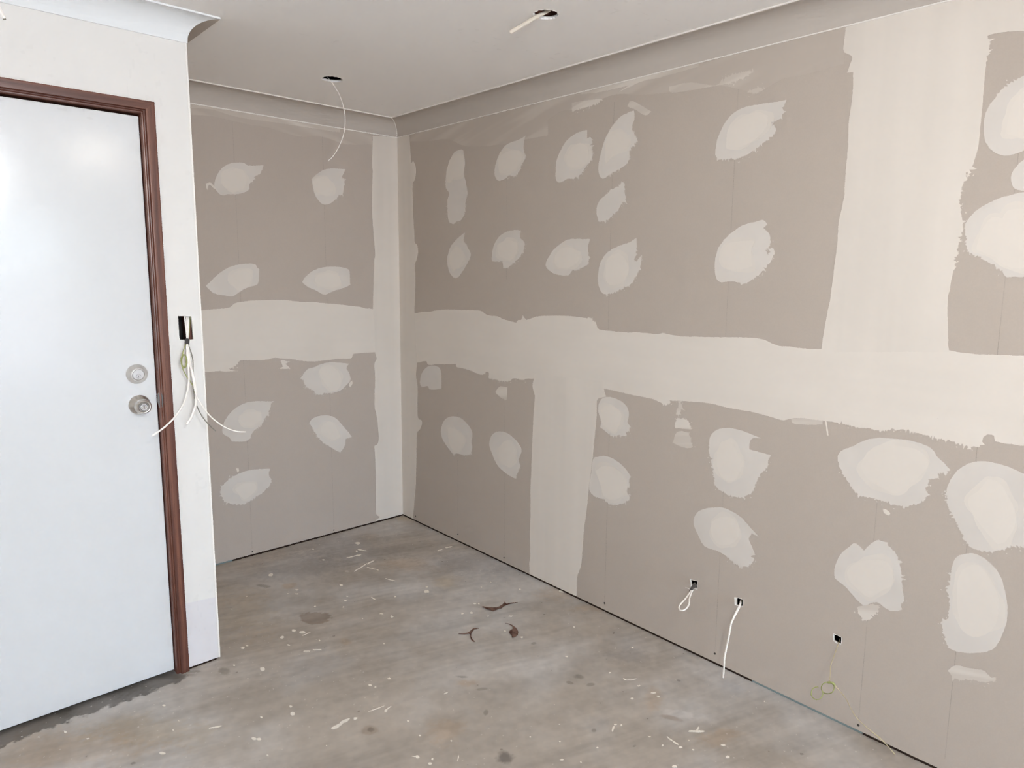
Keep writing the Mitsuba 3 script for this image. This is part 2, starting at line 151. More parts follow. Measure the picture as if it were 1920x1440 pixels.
PATCHES_RIGHT = [["patch",[[-559,2165],[-594,2172],[-629,2170],[-640,2143],[-649,2102],[-640,2062,1],[-643,2034,1],[-657,1992,1],[-668,1937,1],[-651,1904,1],[-647,1842,1],[-610,1809,1],[-569,1801,1],[-539,1791,1],[-503,1814,1],[-494,1865,1],[-495,1921,1],[-510,1956],[-480,1986],[-478,2029],[-487,2077],[-511,2123],[-529,2142]],[[-523,2136],[-583,2146],[-635,2137],[-640,2082],[-628,2043],[-558,2032],[-516,2011],[-489,2028],[-494,2090]]],["patch",[[-891,2018],[-895,2057],[-916,2099],[-941,2128],[-981,2152],[-1030,2160],[-1077,2165],[-1117,2176],[-1106,2146],[-1105,2109,1],[-1121,2083,1],[-1107,2063,1],[-1089,2043,1],[-1070,2014,1],[-1046,1997,1],[-1002,2005,1],[-977,1994,1],[-942,1985],[-911,1990]],[[-931,2098],[-991,2119],[-1069,2113],[-1098,2086],[-1079,2050],[-1021,2025],[-942,2020],[-921,2054]]],["patch",[[-1325,1954],[-1322,1996],[-1327,2036],[-1348,2075],[-1380,2112],[-1421,2135],[-1469,2147],[-1512,2149],[-1511,2112],[-1532,2118,1],[-1541,2086,1],[-1546,2035,1],[-1528,2009,1],[-1497,1984,1],[-1474,1964,1],[-1434,1949,1],[-1401,1953,1],[-1360,1941],[-1334,1945]],[[-1390,2047],[-1422,2084],[-1478,2094],[-1518,2072],[-1520,2022],[-1481,1997],[-1408,2005]]],["patch",[[-1583,1965],[-1583,2004],[-1595,2046],[-1616,2098],[-1651,2142],[-1693,2174],[-1728,2184],[-1766,2189],[-1770,2162],[-1759,2127,1],[-1766,2105,1],[-1788,2071,1],[-1768,2053,1],[-1751,2034,1],[-1746,1997,1],[-1729,1978,1],[-1687,1963,1],[-1643,1948,1],[-1622,1936],[-1599,1938]],[[-1624,2087],[-1674,2112],[-1717,2112],[-1746,2076],[-1733,2046],[-1662,2033],[-1627,2010]]],["smear",[[-1755,2228],[-1853,2172],[-1824,2162],[-1769,2193],[-1730,2210]],None],["patch",[[-1577,1792],[-1580,1825],[-1602,1852],[-1632,1867,1],[-1660,1886,1],[-1696,1897,1],[-1728,1913,1],[-1727,1876,1],[-1738,1843,1],[-1714,1823,1],[-1700,1802,1],[-1672,1781,1],[-1635,1761,1],[-1590,1756,1]],None],["patch",[[-2154,1972],[-2155,2005],[-2164,2037],[-2189,2081],[-2220,2108],[-2262,2122],[-2313,2123],[-2378,2121],[-2421,2121],[-2410,2101,1],[-2409,2075,1],[-2387,2056,1],[-2365,2057,1],[-2383,2039,1],[-2391,2027,1],[-2375,2010,1],[-2351,1995,1],[-2322,1976,1],[-2292,1961,1],[-2261,1951,1],[-2235,1945,1],[-2218,1953,1],[-2180,1953,1],[-2160,1962,1]],[[-2208,2036],[-2243,2082],[-2314,2098],[-2356,2079],[-2353,2044],[-2315,2008],[-2259,1988],[-2210,1999]]],["patch",[[-488,1592],[-495,1628],[-520,1671],[-568,1705],[-616,1729],[-650,1743],[-636,1703],[-662,1675,1],[-696,1629,1],[-679,1594,1],[-638,1549],[-591,1509],[-555,1502],[-525,1516],[-500,1548]],[[-519,1635],[-580,1666],[-615,1648],[-638,1605],[-603,1563],[-543,1541],[-513,1577]]],["patch",[[-870,1597],[-877,1644],[-898,1683],[-934,1715],[-985,1734],[-1044,1741],[-1090,1736],[-1084,1704],[-1113,1681,1],[-1113,1646,1],[-1095,1621,1],[-1066,1599,1],[-1027,1576,1],[-992,1556,1],[-961,1556],[-956,1589],[-914,1588],[-877,1590]],[[-919,1669],[-985,1694],[-1065,1679],[-1065,1634],[-1026,1596],[-966,1603],[-924,1623]]],["patch",[[-1265,1572],[-1276,1594],[-1306,1631],[-1349,1660],[-1391,1680],[-1433,1687],[-1490,1685],[-1542,1684],[-1531,1651],[-1532,1622,1],[-1537,1584,1],[-1510,1563,1],[-1470,1549,1],[-1437,1545,1],[-1416,1524],[-1370,1524],[-1317,1533],[-1282,1551]],[[-1325,1600],[-1358,1642],[-1417,1650],[-1484,1628],[-1477,1587],[-1411,1557],[-1343,1563]]],["patch",[[-1594,1517],[-1600,1563],[-1618,1598],[-1648,1626],[-1691,1645],[-1748,1660],[-1766,1665],[-1800,1680],[-1802,1634,1],[-1794,1591,1],[-1804,1583,1],[-1831,1612,1],[-1823,1558,1],[-1803,1525,1],[-1783,1497,1],[-1741,1474,1],[-1684,1453,1],[-1639,1445,1],[-1616,1454],[-1599,1483]],[[-1639,1546],[-1649,1597],[-1707,1619],[-1751,1586],[-1764,1547],[-1740,1502],[-1682,1484],[-1644,1501]]],["patch",[[-2175,1554],[-2175,1588],[-2184,1628],[-2208,1661],[-2239,1687],[-2281,1711],[-2328,1721],[-2361,1726],[-2377,1710],[-2362,1699],[-2381,1684],[-2390,1666,1],[-2391,1638,1],[-2375,1620,1],[-2388,1606,1],[-2399,1629,1],[-2410,1615,1],[-2402,1592,1],[-2384,1564,1],[-2359,1540,1],[-2330,1516,1],[-2288,1498,1],[-2283,1506],[-2244,1510],[-2200,1507],[-2182,1524]],[[-2200,1603],[-2225,1646],[-2274,1655],[-2332,1656],[-2321,1621],[-2327,1564],[-2280,1554],[-2225,1559]]],["patch",[[-208,888],[-230,939],[-279,980],[-340,996],[-393,994],[-419,975],[-425,930],[-424,872],[-358,858],[-304,854],[-291,870],[-236,858],[-215,865]],None],["patch",[[-417,621],[-428,658],[-461,699],[-525,726],[-599,731],[-659,709],[-701,679],[-710,647],[-701,615,1],[-707,579,1],[-689,541,1],[-629,524,1],[-573,522,1],[-536,510,1],[-498,530],[-453,560],[-427,587]],[[-486,653],[-537,661],[-623,638],[-635,603],[-610,560],[-548,532],[-498,569]]],["patch",[[-857,645],[-877,681],[-915,706],[-974,716],[-1026,708],[-1078,683],[-1108,654],[-1104,622],[-1089,591,1],[-1100,558,1],[-1075,511,1],[-1070,489,1],[-1018,494],[-954,512],[-911,539],[-878,583],[-858,615]],[[-943,625],[-985,669],[-1037,664],[-1068,622],[-1059,578],[-1018,541],[-965,551],[-938,588]]],["patch",[[-1614,927],[-1620,965],[-1647,992],[-1689,998],[-1738,991],[-1776,970],[-1789,937],[-1783,901],[-1801,887,1],[-1784,857,1],[-1777,841,1],[-1736,837,1],[-1699,828,1],[-1675,835,1],[-1628,857],[-1635,876],[-1622,911]],[[-1630,918],[-1648,951],[-1702,959],[-1747,936],[-1742,888],[-1713,848],[-1667,858],[-1639,883]]],["patch",[[-1593,700],[-1617,715],[-1656,728],[-1702,728],[-1748,714],[-1783,694],[-1811,668],[-1799,645,1],[-1807,626,1],[-1790,601,1],[-1810,572,1],[-1785,545,1],[-1740,524,1],[-1695,516,1],[-1663,532,1],[-1631,527,1],[-1594,534,1],[-1573,557],[-1580,612]],[[-1611,650],[-1657,682],[-1719,687],[-1758,671],[-1789,636],[-1783,587],[-1717,540],[-1662,545],[-1645,584]]],["patch",[[-2189,911],[-2208,938],[-2237,955],[-2276,963],[-2315,962],[-2359,955],[-2399,947],[-2370,942],[-2358,927],[-2357,897],[-2379,896],[-2444,892],[-2433,872,1],[-2432,847,1],[-2405,809,1],[-2391,778,1],[-2378,739,1],[-2336,708,1],[-2291,704,1],[-2250,713,1],[-2223,727,1],[-2216,758,1],[-2204,808,1],[-2190,848,1],[-2188,890,1]],[[-2225,855],[-2240,895],[-2279,915],[-2315,873],[-2333,836],[-2315,780],[-2282,757],[-2247,770],[-2227,808]]],["smear",[[-2025,925,1],[-2033,959,1],[-2061,964,1],[-2093,953,1],[-2101,927,1],[-2063,924],[-2028,920]],None],["smear",[[-2045,1029,1],[-2056,1012,1],[-2042,972,1],[-2032,981,1],[-2037,1009,1]],None],["smear",[[-2018,858],[-2039,906],[-2089,909,1],[-2110,870,1],[-2104,852,1],[-2061,849]],None],["smear",[[-2510,1037],[-2550,1045],[-2620,1051],[-2621,1035],[-2575,1026],[-2528,1021],[-2512,1026]],None],["chip",[[-2627,1054],[-2632,1055],[-2644,1002],[-2639,1001]],None],["patch",[[-2134,552],[-2137,578],[-2155,605],[-2190,627],[-2225,640],[-2266,648],[-2306,642],[-2346,627],[-2381,600],[-2414,577],[-2387,582],[-2375,557],[-2390,531],[-2404,504,1],[-2387,490,1],[-2404,483,1],[-2384,455,1],[-2363,443,1],[-2329,442,1],[-2294,455,1],[-2282,462,1],[-2246,469],[-2205,468],[-2180,477],[-2160,504],[-2143,527]],[[-2217,575],[-2250,606],[-2296,619],[-2331,597],[-2334,555],[-2302,514],[-2251,498],[-2219,527]]],["patch",[[-2682,947],[-2698,964],[-2727,981],[-2743,995],[-2775,1013],[-2811,1024],[-2847,1028],[-2886,1031],[-2924,1028],[-2955,1019],[-2966,1009],[-2973,996],[-2994,981],[-3013,963,1],[-2997,953,1],[-2981,947,1],[-2986,930,1],[-2963,922,1],[-2952,892,1],[-2958,868,1],[-2943,845,1],[-2914,827,1],[-2887,818,1],[-2856,817,1],[-2831,821,1],[-2802,823,1],[-2773,820,1],[-2747,829,1],[-2728,848,1],[-2704,879,1],[-2689,903,1],[-2679,928,1]],[[-2757,918],[-2778,975],[-2833,1004],[-2903,1009],[-2942,991],[-2952,960],[-2912,900],[-2869,855],[-2828,863],[-2786,879]]],["chip",[[-2834,795],[-2843,796],[-2858,786],[-2853,777],[-2838,783]],None],["patch",[[-3013,924],[-3025,955],[-3044,980],[-3066,997],[-3092,1007],[-3122,1008],[-3155,1004],[-3187,994],[-3207,985],[-3237,953],[-3252,892],[-3246,822],[-3216,783,1],[-3200,784,1],[-3170,765,1],[-3145,749,1],[-3119,741,1],[-3096,742,1],[-3078,747,1],[-3066,768,1],[-3053,789,1],[-3033,825,1],[-3018,846,1],[-3013,866,1],[-3008,898,1]],[[-3066,887],[-3090,918],[-3110,958],[-3140,953],[-3162,920],[-3182,885],[-3186,835],[-3168,786],[-3150,773],[-3114,807],[-3079,850]]],["patch",[[-2700,516],[-2697,544],[-2704,580],[-2719,613],[-2740,638],[-2752,654],[-2769,652],[-2787,639],[-2806,668],[-2829,689],[-2850,681,1],[-2872,670,1],[-2889,653,1],[-2899,625,1],[-2905,601,1],[-2912,558,1],[-2920,507,1],[-2913,502,1],[-2913,480,1],[-2884,466],[-2863,472],[-2841,480],[-2821,468],[-2801,453],[-2774,467],[-2742,493],[-2714,507]],[[-2741,554],[-2765,590],[-2806,613],[-2847,626],[-2876,609],[-2881,556],[-2851,523],[-2816,487],[-2780,502],[-2748,524]]],["smear",[[-2781,436,1],[-2801,456,1],[-2846,471,1],[-2846,452,1],[-2829,420,1],[-2805,403,1],[-2787,420,1]],None],["patch",[[-3070,409],[-3055,414,1],[-3045,432,1],[-3036,457,1],[-3032,477,1],[-3033,490,1],[-3043,498,1],[-3047,519,1],[-3045,561,1],[-3041,578,1],[-3031,596,1],[-3041,610,1],[-3041,638,1],[-3042,667,1],[-3046,689],[-3059,709],[-3076,720],[-3092,727],[-3112,725],[-3133,714],[-3154,697],[-3170,672],[-3183,633],[-3191,595],[-3193,555],[-3189,523],[-3181,488],[-3170,459],[-3152,441],[-3130,428],[-3102,415]],[[-3062,638],[-3079,679],[-3107,695],[-3137,671],[-3163,626],[-3171,574],[-3162,519],[-3126,476],[-3091,479],[-3075,519],[-3065,569]]],["smear",[[-3080,366],[-3112,372],[-3146,379,1],[-3164,372,1],[-3184,361,1],[-3155,346,1],[-3121,336,1],[-3089,324,1],[-3074,327,1],[-3064,345,1]],None],["patch",[[-3011,1958],[-3013,1986],[-3022,2010],[-3037,2029,1],[-3042,2038,1],[-3059,2053,1],[-3076,2063,1],[-3094,2070,1],[-3117,2076,1],[-3147,2063,1],[-3168,1996,1],[-3155,1914],[-3120,1880],[-3091,1868],[-3070,1866],[-3051,1873],[-3030,1891],[-3016,1918]],[[-3065,1926],[-3074,1995],[-3097,2032],[-3134,2019],[-3146,1949],[-3118,1901]]],["patch",[[-3089,1810],[-3098,1834],[-3114,1850],[-3138,1851],[-3159,1810],[-3157,1776],[-3131,1767],[-3109,1771],[-3096,1781]],None],["patch",[[-2989,1685],[-2995,1698],[-3010,1718],[-3037,1738],[-3068,1753],[-3095,1760],[-3122,1764],[-3161,1758],[-3208,1728],[-3231,1658],[-3221,1589],[-3190,1550],[-3143,1537],[-3122,1537],[-3102,1536],[-3092,1550,1],[-3072,1568,1],[-3051,1579,1],[-3030,1594,1],[-3006,1606,1],[-2997,1632,1],[-2991,1659,1]],[[-3022,1613],[-3031,1665],[-3053,1701],[-3079,1696],[-3090,1717],[-3126,1719],[-3176,1695],[-3190,1607],[-3150,1564],[-3104,1564],[-3070,1590]]],["smear",[[-903,917],[-940,950],[-998,954],[-993,887,1],[-951,895,1],[-919,905,1]],None],["skim",[[-134,2314],[-134,2275],[-301,2254],[-500,2239],[-663,2184],[-931,2158],[-1125,2159],[-1269,2158],[-1267,2226],[-1369,2251],[-1474,2239],[-1595,2264],[-1690,2266],[-1807,2243],[-1949,2229],[-2137,2219],[-2263,2179],[-2311,2161],[-2350,2174],[-2407,2192],[-2481,2191],[-2607,2199],[-2607,2314]],None],["skim2",[[-1936,2251],[-2033,2248],[-2137,2219],[-2170,2232,1],[-2202,2240,1],[-2254,2243,1],[-2290,2240,1],[-2266,2227,1],[-2235,2220,1],[-2182,2216,1],[-2092,2218],[-1986,2222],[-1940,2230]],None],["skim2",[[-2269,2173,1],[-2309,2179,1],[-2340,2173,1],[-2311,2162,1]],None],["skim2",[[-1417,2277],[-1581,2266],[-1597,2262,1],[-1543,2245,1],[-1466,2244,1],[-1418,2237,1]],None],["skim2",[[-1472,2314],[-1472,2304],[-1580,2293],[-1737,2292],[-1682,2275],[-1805,2295],[-1896,2293],[-2065,2299],[-2065,2314]],None],["corner",[[0,2314],[-130,2314],[-130,2301],[-137,2223],[-141,2151],[-166,2161],[-186,2136],[-192,2098],[-177,2055],[-156,2042],[-157,1884],[-164,1785],[-172,1701],[-194,1689],[-203,1647],[-181,1593],[-167,1570],[-171,1462],[-158,1313],[-160,1289],[-168,1124],[-180,1001],[-167,923],[-182,844],[-179,673],[-218,655],[-225,632],[-203,595],[-174,574],[-166,539],[-153,269],[-144,199],[-127,92],[-116,33],[-116,11],[0,11]],None],["tape",[[-31,1281],[-160,1289],[-230,1301],[-311,1306],[-403,1320],[-517,1328],[-637,1331],[-730,1335],[-786,1333],[-819,1319],[-863,1312],[-916,1312],[-969,1299],[-1065,1289],[-1075,1302],[-1099,1303],[-1109,1327],[-1133,1308],[-1157,1310],[-1204,1325],[-1277,1333],[-1374,1339],[-1451,1340],[-1500,1337],[-1533,1337,1],[-1561,1338,1],[-1573,1327,1],[-1589,1316,1],[-1598,1296,1],[-1609,1290],[-1690,1288],[-1777,1288],[-1806,1292],[-1861,1292],[-1929,1293],[-1948,1299],[-1994,1294],[-2045,1292],[-2106,1295],[-2194,1300],[-2267,1305],[-2343,1309],[-2384,1307],[-2411,1299],[-2446,1288],[-2486,1289],[-2534,1287],[-2596,1290],[-2728,1299],[-2978,1321],[-2994,1318],[-3011,1316],[-3048,1315],[-3094,1317],[-3163,1321],[-4300,1321],[-4300,1070],[-3186,1070],[-3165,1070],[-3133,1069],[-3118,1071],[-3113,1087],[-3098,1088],[-3088,1077],[-3084,1064,1],[-3077,1047,1],[-3062,1046,1],[-3054,1038,1],[-3045,1047,1],[-3010,1050,1],[-2981,1053,1],[-2944,1056,1],[-2906,1060,1],[-2879,1064,1],[-2862,1057,1],[-2844,1060,1],[-2825,1052,1],[-2809,1047,1],[-2781,1047,1],[-2748,1045,1],[-2713,1047,1],[-2670,1050,1],[-2634,1049],[-2593,1047],[-2546,1045],[-2508,1037],[-2483,1027],[-2453,1029],[-2422,1033],[-2359,1038],[-2305,1038],[-2255,1039],[-2203,1043],[-2149,1043],[-2089,1038],[-2020,1031],[-1994,1029],[-2001,1020,1],[-1988,1010,1],[-1955,1013,1],[-1914,1022],[-1873,1024],[-1802,1025],[-1736,1028],[-1691,1031],[-1645,1031],[-1425,1037],[-1195,1022],[-1138,1014,1],[-1113,1005,1],[-1053,1008,1],[-1023,995,1],[-992,984,1],[-919,982,1],[-848,986,1],[-853,1009,1],[-831,1018,1],[-798,996,1],[-753,998],[-684,1008],[-612,1012],[-570,1013],[-564,1030],[-464,1017],[-373,1009],[-333,999],[-293,999],[-280,1015],[-239,1011],[-180,997],[-23,979]],None],["butt",[[-2611,2314],[-2611,2313],[-2605,2305],[-2602,2260],[-2604,2235],[-2617,2227],[-2632,2214],[-2624,2187],[-2619,2170],[-2638,2167],[-2641,2104],[-2637,2044],[-2635,2016],[-2638,1942],[-2637,1881],[-2638,1801],[-2639,1793,1],[-2633,1751],[-2626,1701],[-2627,1633],[-2623,1573],[-2617,1468],[-2609,1402],[-2602,1335],[-2599,1280],[-2978,1315],[-2969,1397],[-2963,1456],[-2965,1495],[-2968,1533],[-2972,1564,1],[-2975,1610,1],[-2979,1648,1],[-2982,1689,1],[-2969,1743,1],[-2971,1780,1],[-2983,1835,1],[-2981,1816,1],[-2995,1852,1],[-3003,1905],[-3003,1959],[-3003,1999],[-3002,2077],[-3002,2130,1],[-3006,2153,1],[-2998,2193,1],[-3015,2196],[-3046,2193],[-3083,2186],[-4300,2186],[-4300,2314]],None],["butt",[[-1195,1048],[-1195,1022],[-1186,981],[-1203,937],[-1198,876],[-1194,809],[-1187,639],[-1182,507],[-1179,451],[-1182,355],[-1180,214],[-1184,109],[-1177,71],[-1180,29],[-1180,11],[-1508,11],[-1508,36],[-1511,114],[-1534,181],[-1543,321],[-1560,455],[-1569,547],[-1586,682],[-1595,777],[-1607,902],[-1607,902],[-1608,975],[-1639,991],[-1658,997],[-1646,1028],[-1637,1063]],None]]
SCREWS_RIGHT = [[-146,36],[-576,46],[-980,35],[-1683,42],[-2259,46],[-2815,28]]
SCREWS_BACK = [[-947,25],[-472,25]]
HOLES_RIGHT = [[[-2129,313],[-2144,312],[-2164,316],[-2163,298],[-2164,281],[-2148,284],[-2136,282],[-2133,300]],[[-2331,308],[-2346,311],[-2365,313],[-2366,284],[-2348,280],[-2334,280]],[[-2710,315],[-2724,315],[-2738,313],[-2738,303],[-2737,288],[-2723,287],[-2712,291]]]
HOLE_NIB = [[-1508,1362],[-1488,1361],[-1463,1359],[-1461,1333],[-1460,1275],[-1475,1274],[-1505,1276],[-1508,1286]]
CABLES = {"loop":[[0.04,-2.1257,0.286],[0.01,-2.1427,0.2926],[-0.04,-2.1702,0.3065],[-0.09,-2.1951,0.316],[-0.125,-2.205,0.3124],[-0.155,-2.2099,0.3061],[-0.18,-2.2104,0.2979],[-0.195,-2.2132,0.291],[-0.205,-2.2228,0.2881],[-0.208,-2.2359,0.2902],[-0.2,-2.2445,0.2955],[-0.185,-2.2462,0.3038],[-0.165,-2.2373,0.3085],[-0.14,-2.2215,0.311],[-0.115,-2.2103,0.3145],[-0.085,-2.1977,0.3165],[-0.03,-2.1713,0.3068],[0.04,-2.1293,0.2857]],"looptape":[[-0.018,-2.1634,0.3048],[-0.09,-2.1947,0.3159]],"power":[[0.05,-2.3308,0.2884],[0.012,-2.3509,0.2934],[-0.03,-2.3709,0.3009],[-0.065,-2.3775,0.2871],[-0.085,-2.377,0.2682],[-0.092,-2.3734,0.2492],[-0.094,-2.372,0.2273],[-0.093,-2.3669,0.1917],[-0.09,-2.3582,0.1424],[-0.086,-2.3512,0.1042],[-0.08,-2.3476,0.0625],[-0.073,-2.3421,0.0135]],"earth1":[[0.04,-2.717,0.2855],[0.005,-2.729,0.293],[-0.015,-2.7345,0.294],[-0.05,-2.7423,0.2875],[-0.09,-2.7497,0.2739],[-0.11,-2.7522,0.2602],[-0.13,-2.7609,0.2459],[-0.145,-2.7654,0.2259],[-0.15,-2.763,0.2213]],"ring1":[[-0.15,-2.7841,0.2144],[-0.1621,-2.7868,0.2109],[-0.1621,-2.7799,0.2002],[-0.15,-2.7652,0.185],[-0.1379,-2.7499,0.175],[-0.1379,-2.7418,0.1786],[-0.15,-2.7432,0.1949],[-0.1621,-2.7502,0.2137],[-0.1621,-2.7572,0.2244],[-0.15,-2.7624,0.2244],[-0.1379,-2.768,0.2191],[-0.1379,-2.776,0.2155],[-0.15,-2.7841,0.2144]],"ring2":[[-0.1471,-2.7444,0.1882],[-0.1536,-2.7509,0.1837],[-0.1605,-2.753,0.1768],[-0.166,-2.7503,0.1691],[-0.1688,-2.7434,0.1625],[-0.1682,-2.7339,0.1584],[-0.1645,-2.7241,0.158],[-0.1583,-2.7164,0.1615],[-0.1514,-2.7129,0.1679],[-0.1454,-2.7143,0.1758],[-0.1417,-2.7203,0.183],[-0.1412,-2.7294,0.1879]],"tail1":[[-0.15,-2.763,0.2213],[-0.15,-2.7755,0.2272],[-0.148,-2.7855,0.2217],[-0.14,-2.8024,0.2038],[-0.125,-2.8151,0.179],[-0.105,-2.8233,0.1438],[-0.085,-2.835,0.1083],[-0.07,-2.8583,0.0828],[-0.058,-2.8821,0.0648],[-0.047,-2.9026,0.0495],[-0.036,-2.9236,0.0269],[-0.026,-2.9431,0.0053]],"tail2":[[-0.058,-2.8772,0.064],[-0.055,-2.8985,0.055],[-0.046,-2.9163,0.0393],[-0.038,-2.9276,0.0263],[-0.027,-2.9419,0.004]],"nwhiteL":[[-1.4797,-0.8889,1.3626],[-1.4792,-0.8949,1.3221],[-1.4821,-0.9109,1.2867],[-1.4883,-0.9309,1.2682],[-1.4931,-0.9409,1.2491],[-1.495,-0.9459,1.201],[-1.4961,-0.9559,1.1533],[-1.503,-0.9659,1.1145],[-1.517,-0.9809,1.0774],[-1.5362,-0.9959,1.0455],[-1.5679,-1.0109,1.0118],[-1.597,-1.0209,0.9897],[-1.6253,-1.0309,0.9739],[-1.648,-1.0359,0.9627]],"nwhiteM":[[-1.4714,-0.8889,1.3623],[-1.4731,-0.8949,1.3219],[-1.4798,-0.9109,1.2865],[-1.4868,-0.9309,1.2681],[-1.4903,-0.9389,1.2487],[-1.4886,-0.9459,1.2005],[-1.4843,-0.9559,1.1604],[-1.48,-0.9609,1.1279],[-1.4792,-0.9659,1.0874],[-1.4815,-0.9709,1.0514],[-1.4914,-0.9729,1.02],[-1.5045,-0.9739,0.9931],[-1.519,-0.9749,0.9747]],"nwhiteR":[[-1.4664,-0.8889,1.3622],[-1.4701,-0.8949,1.3218],[-1.4783,-0.9109,1.2865],[-1.4853,-0.9309,1.268],[-1.4883,-0.9409,1.2488],[-1.4868,-0.9509,1.1927],[-1.4846,-0.9609,1.1284],[-1.4817,-0.9709,1.0843],[-1.4748,-0.9809,1.0562],[-1.455,-0.9959,1.0147],[-1.4306,-1.0109,0.9807],[-1.3978,-1.0259,0.9514],[-1.3661,-1.0359,0.9358],[-1.3357,-1.0409,0.93]],"ndark":[[-1.4626,-0.8889,1.3621],[-1.4678,-0.8949,1.3217],[-1.4768,-0.9109,1.2864],[-1.4846,-0.9309,1.268],[-1.4862,-0.9409,1.2527],[-1.4804,-0.9449,1.2283],[-1.4778,-0.9489,1.2],[-1.4794,-0.9509,1.1676],[-1.4846,-0.9559,1.1196],[-1.4843,-0.9609,1.0832],[-1.4802,-0.9709,1.0389],[-1.4664,-0.9809,0.9973],[-1.4481,-0.9909,0.9652],[-1.4276,-0.9959,0.94]],"nearth":[[-1.4599,-0.8889,1.362],[-1.4662,-0.8949,1.3216],[-1.476,-0.9109,1.2863],[-1.4891,-0.9309,1.2682],[-1.5013,-0.9409,1.2496],[-1.5111,-0.9469,1.2266],[-1.5173,-0.9509,1.2032],[-1.5146,-0.9529,1.1749],[-1.5037,-0.9549,1.1458],[-1.4923,-0.9569,1.1245],[-1.4826,-0.9589,1.1033],[-1.4824,-0.9609,1.083]],"nring":[[-1.4995,-0.9559,1.2003],[-1.5029,-0.9611,1.1894],[-1.5066,-0.9611,1.1811],[-1.5097,-0.9559,1.1777],[-1.5125,-0.9507,1.1805],[-1.5153,-0.9507,1.1893],[-1.5173,-0.9559,1.2017],[-1.517,-0.9611,1.2139],[-1.5133,-0.9611,1.2221],[-1.5072,-0.9559,1.2243],[-1.5014,-0.9507,1.2203],[-1.4986,-0.9507,1.2115],[-1.4995,-0.9559,1.2003]],"ntape":[[-1.4849,-0.9209,1.2762],[-1.4902,-0.9369,1.2599]],"cwire":[[-0.707,-0.5261,2.4317],[-0.7048,-0.5385,2.411],[-0.7071,-0.5599,2.3959],[-0.6956,-0.5658,2.3783],[-0.6727,-0.5778,2.3375],[-0.657,-0.5859,2.285],[-0.651,-0.589,2.2312],[-0.6573,-0.5857,2.1653],[-0.6781,-0.5749,2.1037],[-0.7034,-0.5618,2.0581],[-0.7233,-0.5515,2.036]],"cflat":[[-0.5193,-1.8631,2.4387],[-0.5435,-1.8398,2.4223],[-0.5612,-1.8227,2.4076],[-0.5741,-1.8102,2.399],[-0.5968,-1.7883,2.3817],[-0.6227,-1.7633,2.3609],[-0.6471,-1.7397,2.3422]],"stub":[[-2.0534,-1.35,2.3108],[-2.0285,-1.35,2.2393],[-2.0096,-1.35,2.1862],[-1.9955,-1.35,2.1483]]}
